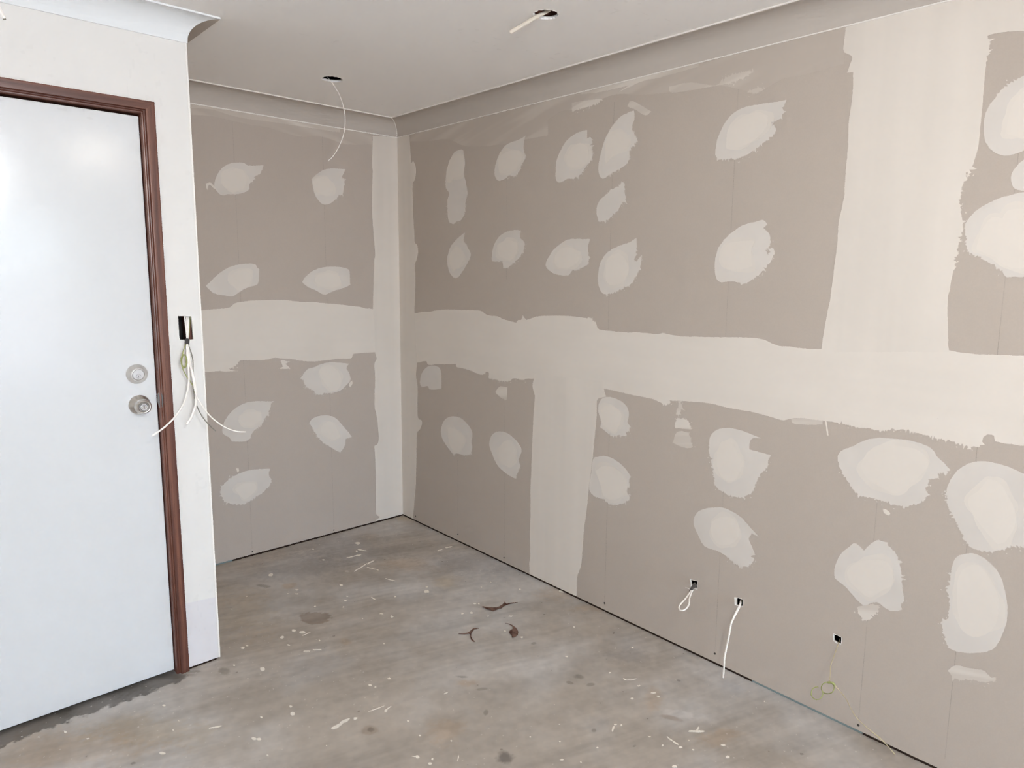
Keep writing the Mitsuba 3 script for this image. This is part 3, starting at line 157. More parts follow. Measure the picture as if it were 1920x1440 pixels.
SPLASHES = [[[-422,-230],[-432,-236],[-444,-231],[-452,-218],[-451,-204],[-442,-198],[-429,-203],[-421,-216]],[[-483,-296],[-477,-315],[-468,-330],[-457,-342],[-454,-337],[-462,-320],[-470,-304],[-479,-289]],[[-494,-318],[-500,-325],[-505,-326],[-506,-319],[-503,-310],[-497,-303],[-492,-302],[-491,-309]],[[-585,-363],[-571,-367],[-556,-369],[-539,-366],[-537,-361],[-551,-358],[-566,-356],[-582,-356]],[[-539,-365],[-530,-373],[-519,-378],[-506,-378],[-502,-372],[-512,-365],[-523,-359],[-534,-356]],[[-628,-537],[-597,-525],[-565,-512],[-531,-494],[-529,-489],[-562,-502],[-594,-515],[-627,-530]],[[-540,-504],[-526,-503],[-510,-499],[-492,-489],[-489,-482],[-505,-484],[-520,-487],[-536,-494]],[[-562,-540],[-555,-564],[-547,-586],[-537,-605],[-535,-602],[-543,-580],[-551,-557],[-559,-536]],[[-962,-302],[-968,-310],[-976,-308],[-981,-298],[-980,-286],[-973,-279],[-965,-281],[-960,-290]],[[-939,-548],[-943,-550],[-948,-547],[-952,-541],[-952,-536],[-949,-534],[-943,-536],[-939,-542]],[[-958,-587],[-962,-589],[-966,-587],[-969,-582],[-969,-577],[-966,-574],[-961,-576],[-958,-581]],[[-990,-555],[-992,-556],[-995,-556],[-997,-552],[-996,-549],[-994,-547],[-991,-548],[-990,-551]],[[-757,-643],[-762,-648],[-768,-647],[-771,-641],[-769,-632],[-764,-627],[-758,-628],[-756,-635]],[[-670,-510],[-667,-515],[-664,-518],[-659,-518],[-657,-515],[-660,-511],[-663,-507],[-667,-505]],[[-820,-802],[-823,-804],[-826,-803],[-828,-799],[-827,-795],[-824,-793],[-821,-793],[-819,-797]],[[-793,-768],[-796,-771],[-799,-770],[-801,-766],[-801,-761],[-798,-759],[-794,-760],[-792,-764]],[[-859,-851],[-861,-853],[-864,-853],[-865,-850],[-864,-846],[-862,-843],[-859,-843],[-858,-847]],[[-954,-760],[-957,-763],[-960,-763],[-962,-759],[-961,-754],[-958,-750],[-954,-751],[-953,-755]],[[-772,-1017],[-769,-1023],[-766,-1027],[-761,-1029],[-759,-1026],[-762,-1020],[-765,-1016],[-769,-1012]],[[-1091,-944],[-1098,-949],[-1105,-946],[-1111,-937],[-1110,-927],[-1104,-922],[-1096,-925],[-1091,-934]],[[-1113,-905],[-1119,-911],[-1124,-910],[-1127,-903],[-1126,-894],[-1121,-888],[-1115,-889],[-1112,-896]],[[-1116,-964],[-1104,-965],[-1091,-964],[-1077,-962],[-1076,-959],[-1089,-959],[-1102,-959],[-1115,-960]],[[-1173,-925],[-1179,-932],[-1185,-931],[-1188,-923],[-1186,-913],[-1180,-906],[-1174,-906],[-1171,-914]],[[-1182,-998],[-1185,-1001],[-1189,-999],[-1191,-995],[-1190,-991],[-1188,-988],[-1184,-990],[-1182,-994]],[[-1328,-897],[-1331,-900],[-1336,-899],[-1339,-893],[-1339,-887],[-1336,-883],[-1331,-885],[-1328,-890]],[[-1311,-889],[-1313,-891],[-1316,-890],[-1317,-887],[-1317,-883],[-1315,-881],[-1313,-882],[-1311,-885]],[[-1325,-1099],[-1331,-1105],[-1337,-1103],[-1342,-1095],[-1341,-1085],[-1335,-1080],[-1329,-1081],[-1325,-1089]],[[-1161,-1086],[-1155,-1092],[-1148,-1097],[-1140,-1100],[-1138,-1097],[-1145,-1091],[-1152,-1086],[-1159,-1081]],[[-1128,-1100],[-1121,-1107],[-1113,-1113],[-1105,-1117],[-1103,-1114],[-1111,-1107],[-1118,-1101],[-1126,-1095]],[[-561,-722],[-555,-743],[-548,-763],[-540,-781],[-537,-778],[-544,-758],[-551,-737],[-558,-718]],[[-480,-984],[-489,-990],[-498,-988],[-502,-978],[-499,-967],[-490,-960],[-481,-962],[-476,-972]],[[-456,-938],[-460,-940],[-464,-939],[-467,-934],[-466,-929],[-462,-927],[-458,-929],[-455,-933]],[[-888,-1251],[-890,-1253],[-892,-1252],[-893,-1250],[-892,-1247],[-890,-1245],[-887,-1245],[-887,-1247]],[[-659,-134],[-663,-138],[-667,-137],[-669,-133],[-668,-127],[-664,-123],[-660,-123],[-658,-128]],[[-1402,-999],[-1404,-1001],[-1407,-1000],[-1409,-996],[-1409,-992],[-1407,-990],[-1404,-991],[-1402,-995]],[[-737,-1080],[-743,-1084],[-749,-1083],[-752,-1076],[-750,-1069],[-744,-1065],[-738,-1066],[-736,-1072]],[[-719,-851],[-720,-864],[-719,-876],[-716,-885],[-713,-883],[-713,-870],[-714,-858],[-716,-847]],[[-625,-922],[-628,-925],[-632,-923],[-634,-919],[-633,-915],[-630,-913],[-626,-914],[-624,-918]],[[-534,-606],[-536,-608],[-539,-608],[-540,-605],[-539,-601],[-536,-599],[-534,-599],[-533,-602]],[[-682,-305],[-686,-308],[-691,-307],[-695,-301],[-694,-295],[-690,-292],[-685,-294],[-682,-299]],[[-848,-1005],[-850,-1007],[-852,-1006],[-853,-1004],[-852,-1001],[-850,-999],[-848,-1000],[-847,-1002]],[[-1244,-533],[-1246,-535],[-1248,-535],[-1249,-532],[-1249,-529],[-1247,-527],[-1245,-527],[-1244,-530]],[[-1148,-453],[-1150,-455],[-1152,-455],[-1153,-452],[-1153,-449],[-1151,-447],[-1149,-447],[-1147,-450]],[[-1074,-1050],[-1076,-1053],[-1078,-1053],[-1079,-1050],[-1078,-1046],[-1076,-1043],[-1073,-1043],[-1073,-1046]],[[-106,-603],[-97,-609],[-86,-612],[-72,-611],[-68,-604],[-78,-600],[-89,-596],[-101,-594]],[[-162,-605],[-153,-608],[-142,-610],[-130,-608],[-128,-604],[-138,-602],[-148,-600],[-159,-600]],[[-386,-1232],[-391,-1233],[-396,-1230],[-400,-1225],[-399,-1220],[-395,-1219],[-390,-1222],[-386,-1227]],[[-375,-1242],[-378,-1244],[-381,-1243],[-383,-1240],[-381,-1236],[-378,-1234],[-375,-1235],[-373,-1238]],[[-489,-1267],[-494,-1270],[-498,-1269],[-500,-1265],[-498,-1259],[-494,-1256],[-489,-1257],[-487,-1262]],[[-452,-1291],[-458,-1296],[-465,-1294],[-467,-1288],[-464,-1280],[-457,-1275],[-451,-1277],[-448,-1283]],[[-419,-1363],[-423,-1365],[-427,-1363],[-429,-1359],[-428,-1355],[-425,-1354],[-421,-1355],[-418,-1359]],[[-338,-1435],[-343,-1435],[-349,-1431],[-354,-1425],[-354,-1420],[-350,-1420],[-343,-1424],[-338,-1430]],[[-446,-1512],[-449,-1513],[-453,-1512],[-454,-1508],[-453,-1505],[-450,-1503],[-447,-1505],[-445,-1508]],[[-426,-1599],[-430,-1601],[-434,-1599],[-436,-1595],[-434,-1592],[-430,-1590],[-426,-1591],[-425,-1595]],[[-199,-1688],[-202,-1689],[-204,-1689],[-205,-1687],[-203,-1684],[-201,-1683],[-199,-1684],[-198,-1686]],[[-145,-1966],[-148,-1967],[-151,-1966],[-153,-1963],[-151,-1960],[-148,-1960],[-145,-1961],[-143,-1964]],[[-393,-1829],[-397,-1831],[-400,-1830],[-401,-1827],[-400,-1823],[-396,-1822],[-393,-1823],[-392,-1826]],[[-258,-1115],[-262,-1118],[-265,-1117],[-266,-1114],[-264,-1110],[-261,-1108],[-258,-1108],[-257,-1111]],[[-191,-1105],[-194,-1106],[-196,-1106],[-197,-1103],[-196,-1100],[-193,-1098],[-190,-1099],[-190,-1101]],[[-133,-1260],[-140,-1266],[-144,-1266],[-144,-1262],[-139,-1255],[-133,-1250],[-128,-1249],[-129,-1254]],[[-10,-1393],[-9,-1407],[-6,-1419],[2,-1428],[7,-1424],[5,-1411],[2,-1398],[-2,-1387]],[[-1349,-1397],[-1352,-1400],[-1356,-1400],[-1358,-1395],[-1357,-1389],[-1354,-1386],[-1350,-1387],[-1348,-1391]],[[-1360,-1443],[-1365,-1448],[-1370,-1447],[-1373,-1441],[-1371,-1433],[-1366,-1427],[-1361,-1428],[-1359,-1434]],[[-1450,-1385],[-1452,-1387],[-1455,-1387],[-1457,-1383],[-1456,-1378],[-1454,-1376],[-1451,-1377],[-1449,-1380]],[[-1303,-1606],[-1290,-1610],[-1277,-1609],[-1263,-1603],[-1261,-1595],[-1274,-1593],[-1287,-1593],[-1301,-1595]],[[-1273,-1595],[-1262,-1600],[-1250,-1602],[-1236,-1598],[-1234,-1592],[-1246,-1588],[-1258,-1586],[-1271,-1586]],[[-1225,-1606],[-1222,-1610],[-1217,-1612],[-1212,-1610],[-1210,-1605],[-1213,-1602],[-1217,-1599],[-1222,-1599]],[[-1167,-1604],[-1148,-1608],[-1128,-1611],[-1107,-1612],[-1107,-1611],[-1127,-1607],[-1147,-1604],[-1166,-1602]],[[-1118,-1637],[-1108,-1636],[-1099,-1634],[-1089,-1630],[-1089,-1628],[-1098,-1629],[-1108,-1631],[-1117,-1634]],[[-1114,-1643],[-1118,-1646],[-1122,-1645],[-1124,-1640],[-1122,-1635],[-1119,-1632],[-1115,-1633],[-1113,-1637]],[[-1088,-1741],[-1091,-1743],[-1094,-1742],[-1095,-1739],[-1094,-1735],[-1092,-1734],[-1089,-1734],[-1087,-1737]],[[-887,-1251],[-889,-1253],[-892,-1252],[-893,-1250],[-892,-1247],[-890,-1245],[-887,-1245],[-886,-1248]],[[-1162,-1914],[-1166,-1917],[-1170,-1916],[-1172,-1911],[-1170,-1906],[-1167,-1903],[-1162,-1905],[-1160,-1909]],[[-1179,-1895],[-1176,-1899],[-1173,-1903],[-1169,-1905],[-1168,-1904],[-1171,-1900],[-1175,-1896],[-1178,-1893]],[[-1150,-1966],[-1153,-1967],[-1157,-1966],[-1159,-1961],[-1159,-1957],[-1156,-1956],[-1152,-1958],[-1149,-1962]],[[-1135,-1953],[-1138,-1955],[-1140,-1955],[-1141,-1952],[-1140,-1948],[-1137,-1946],[-1134,-1946],[-1133,-1949]],[[-1083,-2011],[-1077,-2006],[-1070,-2000],[-1064,-1993],[-1065,-1991],[-1072,-1997],[-1078,-2003],[-1084,-2009]],[[-1001,-1483],[-1004,-1485],[-1008,-1483],[-1010,-1479],[-1010,-1475],[-1007,-1474],[-1003,-1475],[-1000,-1479]],[[-1076,-1472],[-1079,-1474],[-1084,-1472],[-1087,-1468],[-1086,-1463],[-1083,-1461],[-1079,-1463],[-1076,-1468]],[[-1070,-1495],[-1072,-1496],[-1075,-1495],[-1076,-1492],[-1076,-1489],[-1074,-1488],[-1071,-1489],[-1070,-1492]],[[-910,-1697],[-904,-1699],[-898,-1700],[-891,-1699],[-890,-1698],[-896,-1696],[-903,-1695],[-909,-1695]],[[-822,-796],[-825,-799],[-828,-798],[-830,-794],[-829,-790],[-826,-787],[-823,-788],[-821,-792]],[[-952,-761],[-955,-765],[-959,-764],[-961,-760],[-960,-755],[-956,-752],[-953,-752],[-951,-756]],[[-1327,-1103],[-1333,-1110],[-1340,-1109],[-1344,-1101],[-1342,-1090],[-1337,-1083],[-1330,-1084],[-1326,-1093]],[[-1100,-1832],[-1102,-1833],[-1105,-1832],[-1107,-1829],[-1106,-1826],[-1104,-1824],[-1101,-1825],[-1099,-1828]],[[-1039,-1923],[-1041,-1925],[-1044,-1924],[-1045,-1922],[-1044,-1919],[-1041,-1917],[-1039,-1918],[-1038,-1920]],[[-1511,-1585],[-1512,-1586],[-1514,-1585],[-1516,-1583],[-1516,-1580],[-1514,-1579],[-1512,-1580],[-1511,-1582]],[[-1499,-1493],[-1502,-1496],[-1507,-1494],[-1510,-1489],[-1510,-1483],[-1507,-1479],[-1502,-1481],[-1498,-1487]],[[-1353,-1669],[-1355,-1671],[-1356,-1670],[-1357,-1669],[-1356,-1666],[-1355,-1665],[-1354,-1666],[-1353,-1667]],[[-859,-851],[-861,-853],[-864,-853],[-865,-850],[-864,-846],[-862,-843],[-859,-843],[-858,-847]],[[-348,-2079],[-349,-2085],[-348,-2090],[-345,-2094],[-342,-2092],[-342,-2087],[-342,-2082],[-343,-2077]],[[-345,-2094],[-334,-2100],[-323,-2107],[-311,-2112],[-310,-2111],[-321,-2105],[-332,-2098],[-343,-2092]],[[-335,-2151],[-338,-2151],[-342,-2149],[-344,-2145],[-344,-2143],[-341,-2143],[-337,-2145],[-334,-2148]],[[-143,-1968],[-147,-1969],[-151,-1968],[-152,-1964],[-150,-1961],[-146,-1960],[-143,-1961],[-141,-1965]],[[-392,-1830],[-395,-1831],[-399,-1829],[-401,-1825],[-401,-1822],[-397,-1821],[-394,-1823],[-391,-1827]],[[-349,-2021],[-352,-2022],[-356,-2020],[-358,-2017],[-357,-2015],[-354,-2014],[-350,-2016],[-349,-2019]],[[-414,-2184],[-419,-2185],[-424,-2183],[-426,-2178],[-424,-2174],[-420,-2173],[-415,-2176],[-413,-2180]],[[-331,-2240],[-335,-2240],[-340,-2237],[-342,-2233],[-341,-2230],[-338,-2230],[-333,-2233],[-330,-2237]],[[-327,-2217],[-332,-2217],[-337,-2213],[-341,-2208],[-341,-2205],[-336,-2205],[-331,-2208],[-327,-2213]],[[-611,-2250],[-602,-2247],[-593,-2242],[-585,-2235],[-586,-2233],[-595,-2236],[-604,-2240],[-612,-2246]],[[-573,-2236],[-576,-2237],[-579,-2235],[-582,-2232],[-581,-2229],[-578,-2228],[-574,-2230],[-572,-2234]],[[-561,-2251],[-565,-2253],[-568,-2252],[-569,-2249],[-567,-2246],[-564,-2244],[-560,-2246],[-559,-2248]],[[-425,-2421],[-412,-2436],[-398,-2450],[-380,-2462],[-375,-2460],[-389,-2445],[-403,-2431],[-419,-2417]],[[-396,-2442],[-390,-2442],[-383,-2440],[-376,-2436],[-376,-2432],[-383,-2433],[-390,-2435],[-396,-2437]],[[-499,-2389],[-502,-2399],[-504,-2408],[-503,-2416],[-500,-2416],[-498,-2406],[-496,-2397],[-495,-2388]],[[-503,-2413],[-505,-2422],[-506,-2430],[-504,-2438],[-500,-2437],[-499,-2428],[-498,-2420],[-498,-2412]],[[-502,-2455],[-506,-2456],[-511,-2454],[-513,-2450],[-511,-2447],[-507,-2446],[-502,-2448],[-500,-2452]],[[-388,-2546],[-392,-2546],[-398,-2542],[-401,-2538],[-401,-2534],[-396,-2535],[-391,-2538],[-387,-2543]],[[-427,-2585],[-433,-2586],[-438,-2584],[-440,-2579],[-437,-2576],[-432,-2575],[-427,-2577],[-425,-2581]],[[-831,-2235],[-834,-2235],[-839,-2233],[-841,-2229],[-841,-2225],[-837,-2225],[-833,-2227],[-830,-2231]],[[-777,-2167],[-779,-2168],[-781,-2167],[-782,-2165],[-781,-2163],[-779,-2163],[-777,-2164],[-776,-2166]],[[-834,-2084],[-836,-2085],[-838,-2084],[-840,-2081],[-839,-2079],[-837,-2079],[-835,-2080],[-833,-2082]],[[-707,-2271],[-709,-2271],[-712,-2270],[-713,-2268],[-713,-2265],[-710,-2265],[-707,-2266],[-706,-2268]],[[-541,-2408],[-543,-2409],[-546,-2408],[-547,-2406],[-546,-2404],[-543,-2403],[-541,-2404],[-540,-2406]],[[-457,-2452],[-459,-2452],[-461,-2451],[-462,-2449],[-462,-2447],[-460,-2447],[-458,-2449],[-456,-2451]],[[-536,-2353],[-538,-2353],[-542,-2351],[-544,-2348],[-544,-2346],[-542,-2346],[-539,-2348],[-536,-2351]],[[-73,-2517],[-76,-2518],[-79,-2517],[-79,-2515],[-77,-2513],[-74,-2512],[-72,-2513],[-71,-2515]],[[-200,-1687],[-204,-1689],[-207,-1688],[-208,-1685],[-207,-1682],[-203,-1680],[-200,-1681],[-199,-1684]],[[-797,-2280],[-799,-2280],[-801,-2280],[-802,-2278],[-801,-2276],[-799,-2276],[-797,-2276],[-797,-2278]],[[-483,-2489],[-486,-2489],[-489,-2488],[-490,-2485],[-490,-2483],[-487,-2483],[-484,-2485],[-483,-2487]],[[-716,-2104],[-718,-2104],[-719,-2103],[-720,-2102],[-720,-2100],[-718,-2100],[-716,-2101],[-716,-2102]],[[-651,-2014],[-652,-2015],[-654,-2014],[-655,-2012],[-654,-2011],[-653,-2010],[-651,-2011],[-650,-2012]],[[-589,-2496],[-593,-2496],[-599,-2493],[-603,-2488],[-602,-2484],[-597,-2484],[-591,-2487],[-588,-2493]],[[-1959,-1024],[-1961,-1029],[-1963,-1029],[-1965,-1025],[-1965,-1018],[-1964,-1013],[-1961,-1013],[-1959,-1018]],[[-1910,-1115],[-1912,-1116],[-1915,-1114],[-1918,-1110],[-1919,-1107],[-1917,-1106],[-1914,-1108],[-1911,-1112]],[[-1749,-1354],[-1753,-1357],[-1759,-1354],[-1763,-1347],[-1764,-1341],[-1761,-1338],[-1755,-1341],[-1750,-1348]],[[-1675,-1091],[-1678,-1094],[-1682,-1092],[-1685,-1087],[-1685,-1083],[-1683,-1080],[-1679,-1082],[-1676,-1087]],[[-2029,-996],[-2030,-998],[-2031,-998],[-2032,-996],[-2033,-993],[-2032,-991],[-2030,-991],[-2029,-994]],[[-1695,-1254],[-1697,-1256],[-1698,-1255],[-1699,-1253],[-1699,-1250],[-1698,-1248],[-1696,-1248],[-1695,-1250]],[[-1667,-1214],[-1668,-1216],[-1669,-1215],[-1670,-1213],[-1670,-1211],[-1669,-1209],[-1668,-1209],[-1667,-1211]],[[-1327,-900],[-1331,-903],[-1335,-901],[-1339,-896],[-1339,-890],[-1335,-887],[-1331,-889],[-1327,-894]],[[-1310,-889],[-1312,-891],[-1315,-890],[-1317,-887],[-1317,-883],[-1315,-881],[-1312,-882],[-1310,-885]],[[-1605,-1324],[-1594,-1331],[-1583,-1336],[-1571,-1338],[-1570,-1335],[-1581,-1329],[-1593,-1323],[-1604,-1319]],[[-1509,-1480],[-1512,-1483],[-1517,-1481],[-1520,-1475],[-1520,-1469],[-1517,-1466],[-1512,-1468],[-1509,-1473]]]
LEAVES = [[[-392,-1279],[-385,-1288],[-378,-1296],[-363,-1306],[-347,-1323],[-328,-1326],[-308,-1322],[-293,-1315],[-278,-1308],[-287,-1329],[-272,-1333],[-255,-1341],[-237,-1354],[-254,-1348],[-274,-1341],[-293,-1338],[-314,-1339],[-334,-1347],[-339,-1339],[-361,-1342],[-378,-1341],[-384,-1326],[-383,-1317],[-390,-1315],[-391,-1300]],[[-617,-1399],[-600,-1410],[-579,-1415],[-561,-1410],[-548,-1405],[-535,-1401],[-530,-1409],[-523,-1420],[-534,-1415],[-542,-1412],[-562,-1423],[-573,-1430],[-587,-1447],[-597,-1467],[-603,-1494],[-608,-1487],[-604,-1468],[-591,-1444],[-578,-1429],[-581,-1423],[-603,-1413],[-619,-1402]],[[-409,-1464],[-402,-1478],[-397,-1496],[-399,-1519],[-406,-1541],[-419,-1560],[-437,-1574],[-455,-1577],[-467,-1572],[-456,-1561],[-450,-1541],[-444,-1527],[-429,-1520],[-415,-1519],[-403,-1504],[-403,-1482]]]
STAINS = [[-0.998, -0.867, 0.053, -0.047, -0.026, -0.054, 'brown', 0.25], [-0.996, -1.12, 0.018, -0.017, -0.016, -0.028, 'tan', 0.6], [-0.379, -0.667, 0.084, -0.075, -0.054, -0.083, 'tan', 1.0], [-0.521, -0.257, 0.232, -0.206, -0.094, -0.177, 'slate', 1.0], [-0.805, -0.287, 0.197, -0.176, -0.083, -0.18, 'slate', 1.0], [-0.117, -0.855, 0.223, -0.199, -0.12, -0.153, 'slate', 1.0], [-0.363, -0.976, 0.054, -0.049, -0.043, -0.059, 'ochre', 1.0], [-0.013, -0.062, 0.05, -0.044, -0.028, -0.044, 'ochre', 0.6], [-0.016, -1.423, 0.077, -0.069, -0.058, -0.057, 'tan', 1.0], [-0.015, -1.621, 0.055, -0.05, -0.038, -0.034, 'tan', 1.0], [-1.213, -1.7, 0.022, -0.019, -0.014, -0.025, 'brown2', 0.5], [-1.208, -1.699, 0.008, -0.008, -0.007, -0.012, 'dark', 0.7], [-0.973, -2.111, 0.018, -0.017, -0.022, -0.024, 'black', 0.7], [-1.165, -1.201, 0.108, -0.098, -0.049, -0.1, 'slate2', 1.0], [-0.358, -2.339, 0.043, -0.038, -0.027, -0.02, 'pale', 0.4], [-0.29, -2.421, 0.053, -0.047, -0.025, -0.016, 'pale', 0.6], [-0.412, -2.349, 0.031, -0.028, -0.015, -0.011, 'brown2', 0.6], [-0.373, -2.515, 0.059, -0.054, -0.052, -0.032, 'tan', 0.8], [-0.361, -2.232, 0.025, -0.023, -0.069, -0.051, 'tan', 0.9], [-0.108, -1.901, 0.06, -0.053, -0.073, -0.06, 'slate2', 0.9], [-0.216, -1.983, 0.076, -0.069, -0.038, -0.03, 'slate', 0.9], [-0.6, -2.177, 0.041, -0.038, -0.032, -0.029, 'slate2', 1.0], [-0.465, -1.957, 0.017, -0.015, -0.008, -0.007, 'dark', 0.6], [-0.507, -1.954, 0.011, -0.011, -0.004, -0.004, 'dark', 0.5], [-0.46, -2.014, 0.013, -0.012, -0.008, -0.007, 'dark', 0.6], [-0.634, -2.185, 0.007, -0.007, -0.007, -0.007, 'dark', 0.5], [-0.428, -1.655, 0.011, -0.009, -0.007, -0.007, 'dark', 0.5], [-0.101, -2.392, 0.034, -0.03, -0.043, -0.026, 'slate2', 0.9], [-0.78, -1.648, 0.019, -0.017, -0.005, -0.007, 'dark', 0.5], [-0.8, -1.7, 0.029, -0.027, -0.018, -0.023, 'tan', 0.7], [-0.799, -1.785, 0.015, -0.014, -0.007, -0.009, 'dark', 0.6], [-0.858, -1.874, 0.007, -0.006, -0.009, -0.01, 'dark', 0.6], [-1.061, -1.888, 0.023, -0.021, -0.022, -0.032, 'pale', 0.8], [-1.023, -1.877, 0.043, -0.04, -0.039, -0.054, 'tan', 0.9], [-1.606, -0.916, 0.055, -0.051, -0.007, -0.025, 'dark', 0.6], [-1.783, -0.836, 0.094, -0.085, -0.012, -0.055, 'dark', 0.8], [-1.978, -0.855, 0.088, -0.08, -0.008, -0.051, 'dark', 0.8], [-1.44, -1.001, 0.017, -0.016, -0.01, -0.028, 'dark', 0.6], [-1.541, -0.934, 0.023, -0.021, -0.004, -0.013, 'dark', 0.5], [-1.975, -1.123, 0.219, -0.2, -0.019, -0.113, 'tan', 1.0], [-1.764, -1.202, 0.163, -0.148, -0.025, -0.099, 'tan2', 1.0], [-1.242, -0.585, 0.141, -0.127, -0.092, -0.251, 'tan2', 1.0], [-1.042, -0.388, 0.029, -0.026, -0.009, -0.022, 'dark', 0.5], [-0.952, -0.458, 0.024, -0.022, -0.011, -0.026, 'tan', 0.4]]

STAIN_COLS = {'brown': (0.66, 0.60, 0.56, 0.9), 'brown2': (0.80, 0.73, 0.68, 0.8), 'tan': (1.0, 0.90, 0.80, 0.75), 'tan2': (0.98, 0.91, 0.80, 0.8), 'ochre': (1.06, 0.98, 0.82, 0.6),
              'slate': (0.80, 0.81, 0.84, 0.75), 'slate2': (0.93, 0.955, 1.0, 0.7), 'dark': (0.62, 0.62, 0.60, 0.75), 'black': (0.45, 0.45, 0.46, 0.9), 'pale': (1.12, 1.13, 1.15, 0.8)}
def floor_fn(p, n, uv):
    # trowel direction runs across the slab
    a, b = 0.955 * p.x - 0.296 * p.y, 0.296 * p.x + 0.955 * p.y
    wx = p.x + 0.05 * (noise(p.x * 9, p.y * 9) - 0.5)
    wy = p.y + 0.05 * (noise(p.x * 9, p.y * 9, 7.0) - 0.5)
    big = fbm(p.x * 1.7, p.y * 1.7, 0.0, octaves=3)
    streak = fbm(a * 1.5 + 0.5 * noise(p.x * 2, p.y * 2), b * 9 + 1.2 * noise(p.x * 1.7, p.y * 1.7, 2.0), 1.0, octaves=4)
    fine = fbm(p.x * 38, p.y * 38, 4.0, octaves=3)
    brush = fbm(a * 5 + 0.6 * noise(p.x * 4, p.y * 4, 3.0), b * 52 + 1.5 * noise(p.x * 3, p.y * 3, 9.0), 2.0, octaves=3)
    cloud = fbm(p.x * 5.5, p.y * 5.5, 12.0, octaves=3)
    c = mix((0.37, 0.325, 0.28), (0.43, 0.403, 0.378), smoothstep(0.34, 0.66, 0.6 * big + 0.4 * cloud))
    c = c * (1 + 0.34 * (streak - 0.5) + 0.20 * (fine - 0.5) + 0.20 * (brush - 0.5) * smoothstep(0.3, 0.6, noise(p.x * 2.1, p.y * 2.1, 21.0)) + 0.16 * (cloud - 0.5))
    rag = 0.7 * (fbm(p.x * 24, p.y * 24, 8.0, octaves=2) - 0.5) + 1.1 * (fbm(p.x * 75, p.y * 75, 15.0, octaves=2) - 0.5)
    for cx, cy, ax, ay, bx, by, kind, soft in STAINS:
        det = ax * by - ay * bx
        dx, dy = wx - cx, wy - cy
        r = dr.sqrt(dr.square((dx * by - dy * bx) / det) + dr.square((dy * ax - dx * ay) / det)) + rag * (0.35 if soft < 0.7 else 0.6)
        col = STAIN_COLS[kind]
        t = col[3] * (1 - smoothstep(1 - 0.75 * soft, 1 + 0.35 * soft, r))
        c = c * mix((1.0, 1.0, 1.0), col[:3], t)
    # darker, stained concrete along the door sill
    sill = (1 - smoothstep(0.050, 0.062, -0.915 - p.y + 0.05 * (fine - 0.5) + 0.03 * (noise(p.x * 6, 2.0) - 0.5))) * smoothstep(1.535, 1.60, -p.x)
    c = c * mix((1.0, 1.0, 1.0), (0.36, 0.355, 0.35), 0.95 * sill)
    vx, vd = p.x * 30, p.y * 30
    d1, d2, vr = mikit.voronoi(vx, vd)
    dust = (1 - smoothstep(0.02 + 0.05 * cell_rand(vr * 977), 0.05 + 0.06 * cell_rand(vr * 977), d1)) * dr.select(vr > 0.72, 1.0, 0.0) * smoothstep(0.35, 0.65, noise(p.x * 2.2, p.y * 2.2, 6.0))
    e1, e2, er = mikit.voronoi(p.x * 13 + 0.2 * fine, p.y * 13)
    spot = (1 - smoothstep(0.02, 0.02 + 0.08 * cell_rand(er * 977), e1 + 0.30 * (fine - 0.5) + 0.05)) * dr.select(er > 0.78, 1.0, 0.0)
    return mix(c, (0.60, 0.56, 0.51), 0.5 * dust) * (1 - 0.32 * spot)
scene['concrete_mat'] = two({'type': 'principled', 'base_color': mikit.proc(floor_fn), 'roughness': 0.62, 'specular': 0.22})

# ------------------------------------------------------------------ helpers
PLY = {}
def numbered(key):
    if key not in USED: USED.add(key); return key
    n = 1
    while f'{key}_{n:03d}' in USED: n += 1
    USED.add(f'{key}_{n:03d}'); return f'{key}_{n:03d}'
USED = set()
def obj(name, mesh, mat, parent=None, smooth=False):
    key = numbered((parent + '__' if parent else '') + name)
    scene[key] = mikit.ply(mesh, mat, smooth=smooth)
    return key
def tag(key, label=None, category=None, group=None, kind=None):
    labels[key] = {k: v for k, v in (('label', label), ('category', category), ('group', group), ('kind', kind)) if v}
    return key
def thing(name, label, category, group=None): return tag(numbered(name), label, category, group)
def struct(name, label, category): return tag(numbered(name), label, category, None, 'structure')
def bx(x0, x1, y0, y1, z0, z1):
    m = trimesh.creation.box((x1 - x0, y1 - y0, z1 - z0)); m.apply_translation(((x0 + x1) / 2, (y0 + y1) / 2, (z0 + z1) / 2)); return m
def join(*ms): return trimesh.util.concatenate(list(ms))
def ext(poly, h):
    return join(*[trimesh.creation.extrude_polygon(g, h, engine='earcut') for g in getattr(poly, 'geoms', [poly]) if g.area > 1e-7])
def on_right(poly, front, back):          # polygon in (y, z); x runs from front (room side) to back
    m = ext(poly, back - front); v = m.vertices
    return trimesh.Trimesh(np.stack([v[:, 2] + front, v[:, 0], v[:, 1]], 1), m.faces, process=False)
def on_back(poly, front, back, y=0.0):    # polygon in (x, z)
    m = ext(poly, back - front); v = m.vertices
    return trimesh.Trimesh(np.stack([v[:, 0], v[:, 2] + front + y, v[:, 1]], 1), m.faces[:, ::-1], process=False)
def on_floor(poly, h): return ext(poly, h)
def catmull(P, closed=False, k=5):
    P = np.asarray(P, float); n = len(P); out = []
    for i in range(n if closed else n - 1):
        g = (lambda j: P[j % n]) if closed else (lambda j: P[min(max(j, 0), n - 1)])
        a, b, c, d = g(i - 1), g(i), g(i + 1), g(i + 2)
        for t in np.arange(k) / k:
            out.append(0.5 * (2 * b + (c - a) * t + (2 * a - 5 * b + 4 * c - d) * t * t + (3 * b - a - 3 * c + d) * t ** 3))
    if not closed: out.append(P[-1])
    return np.array(out)
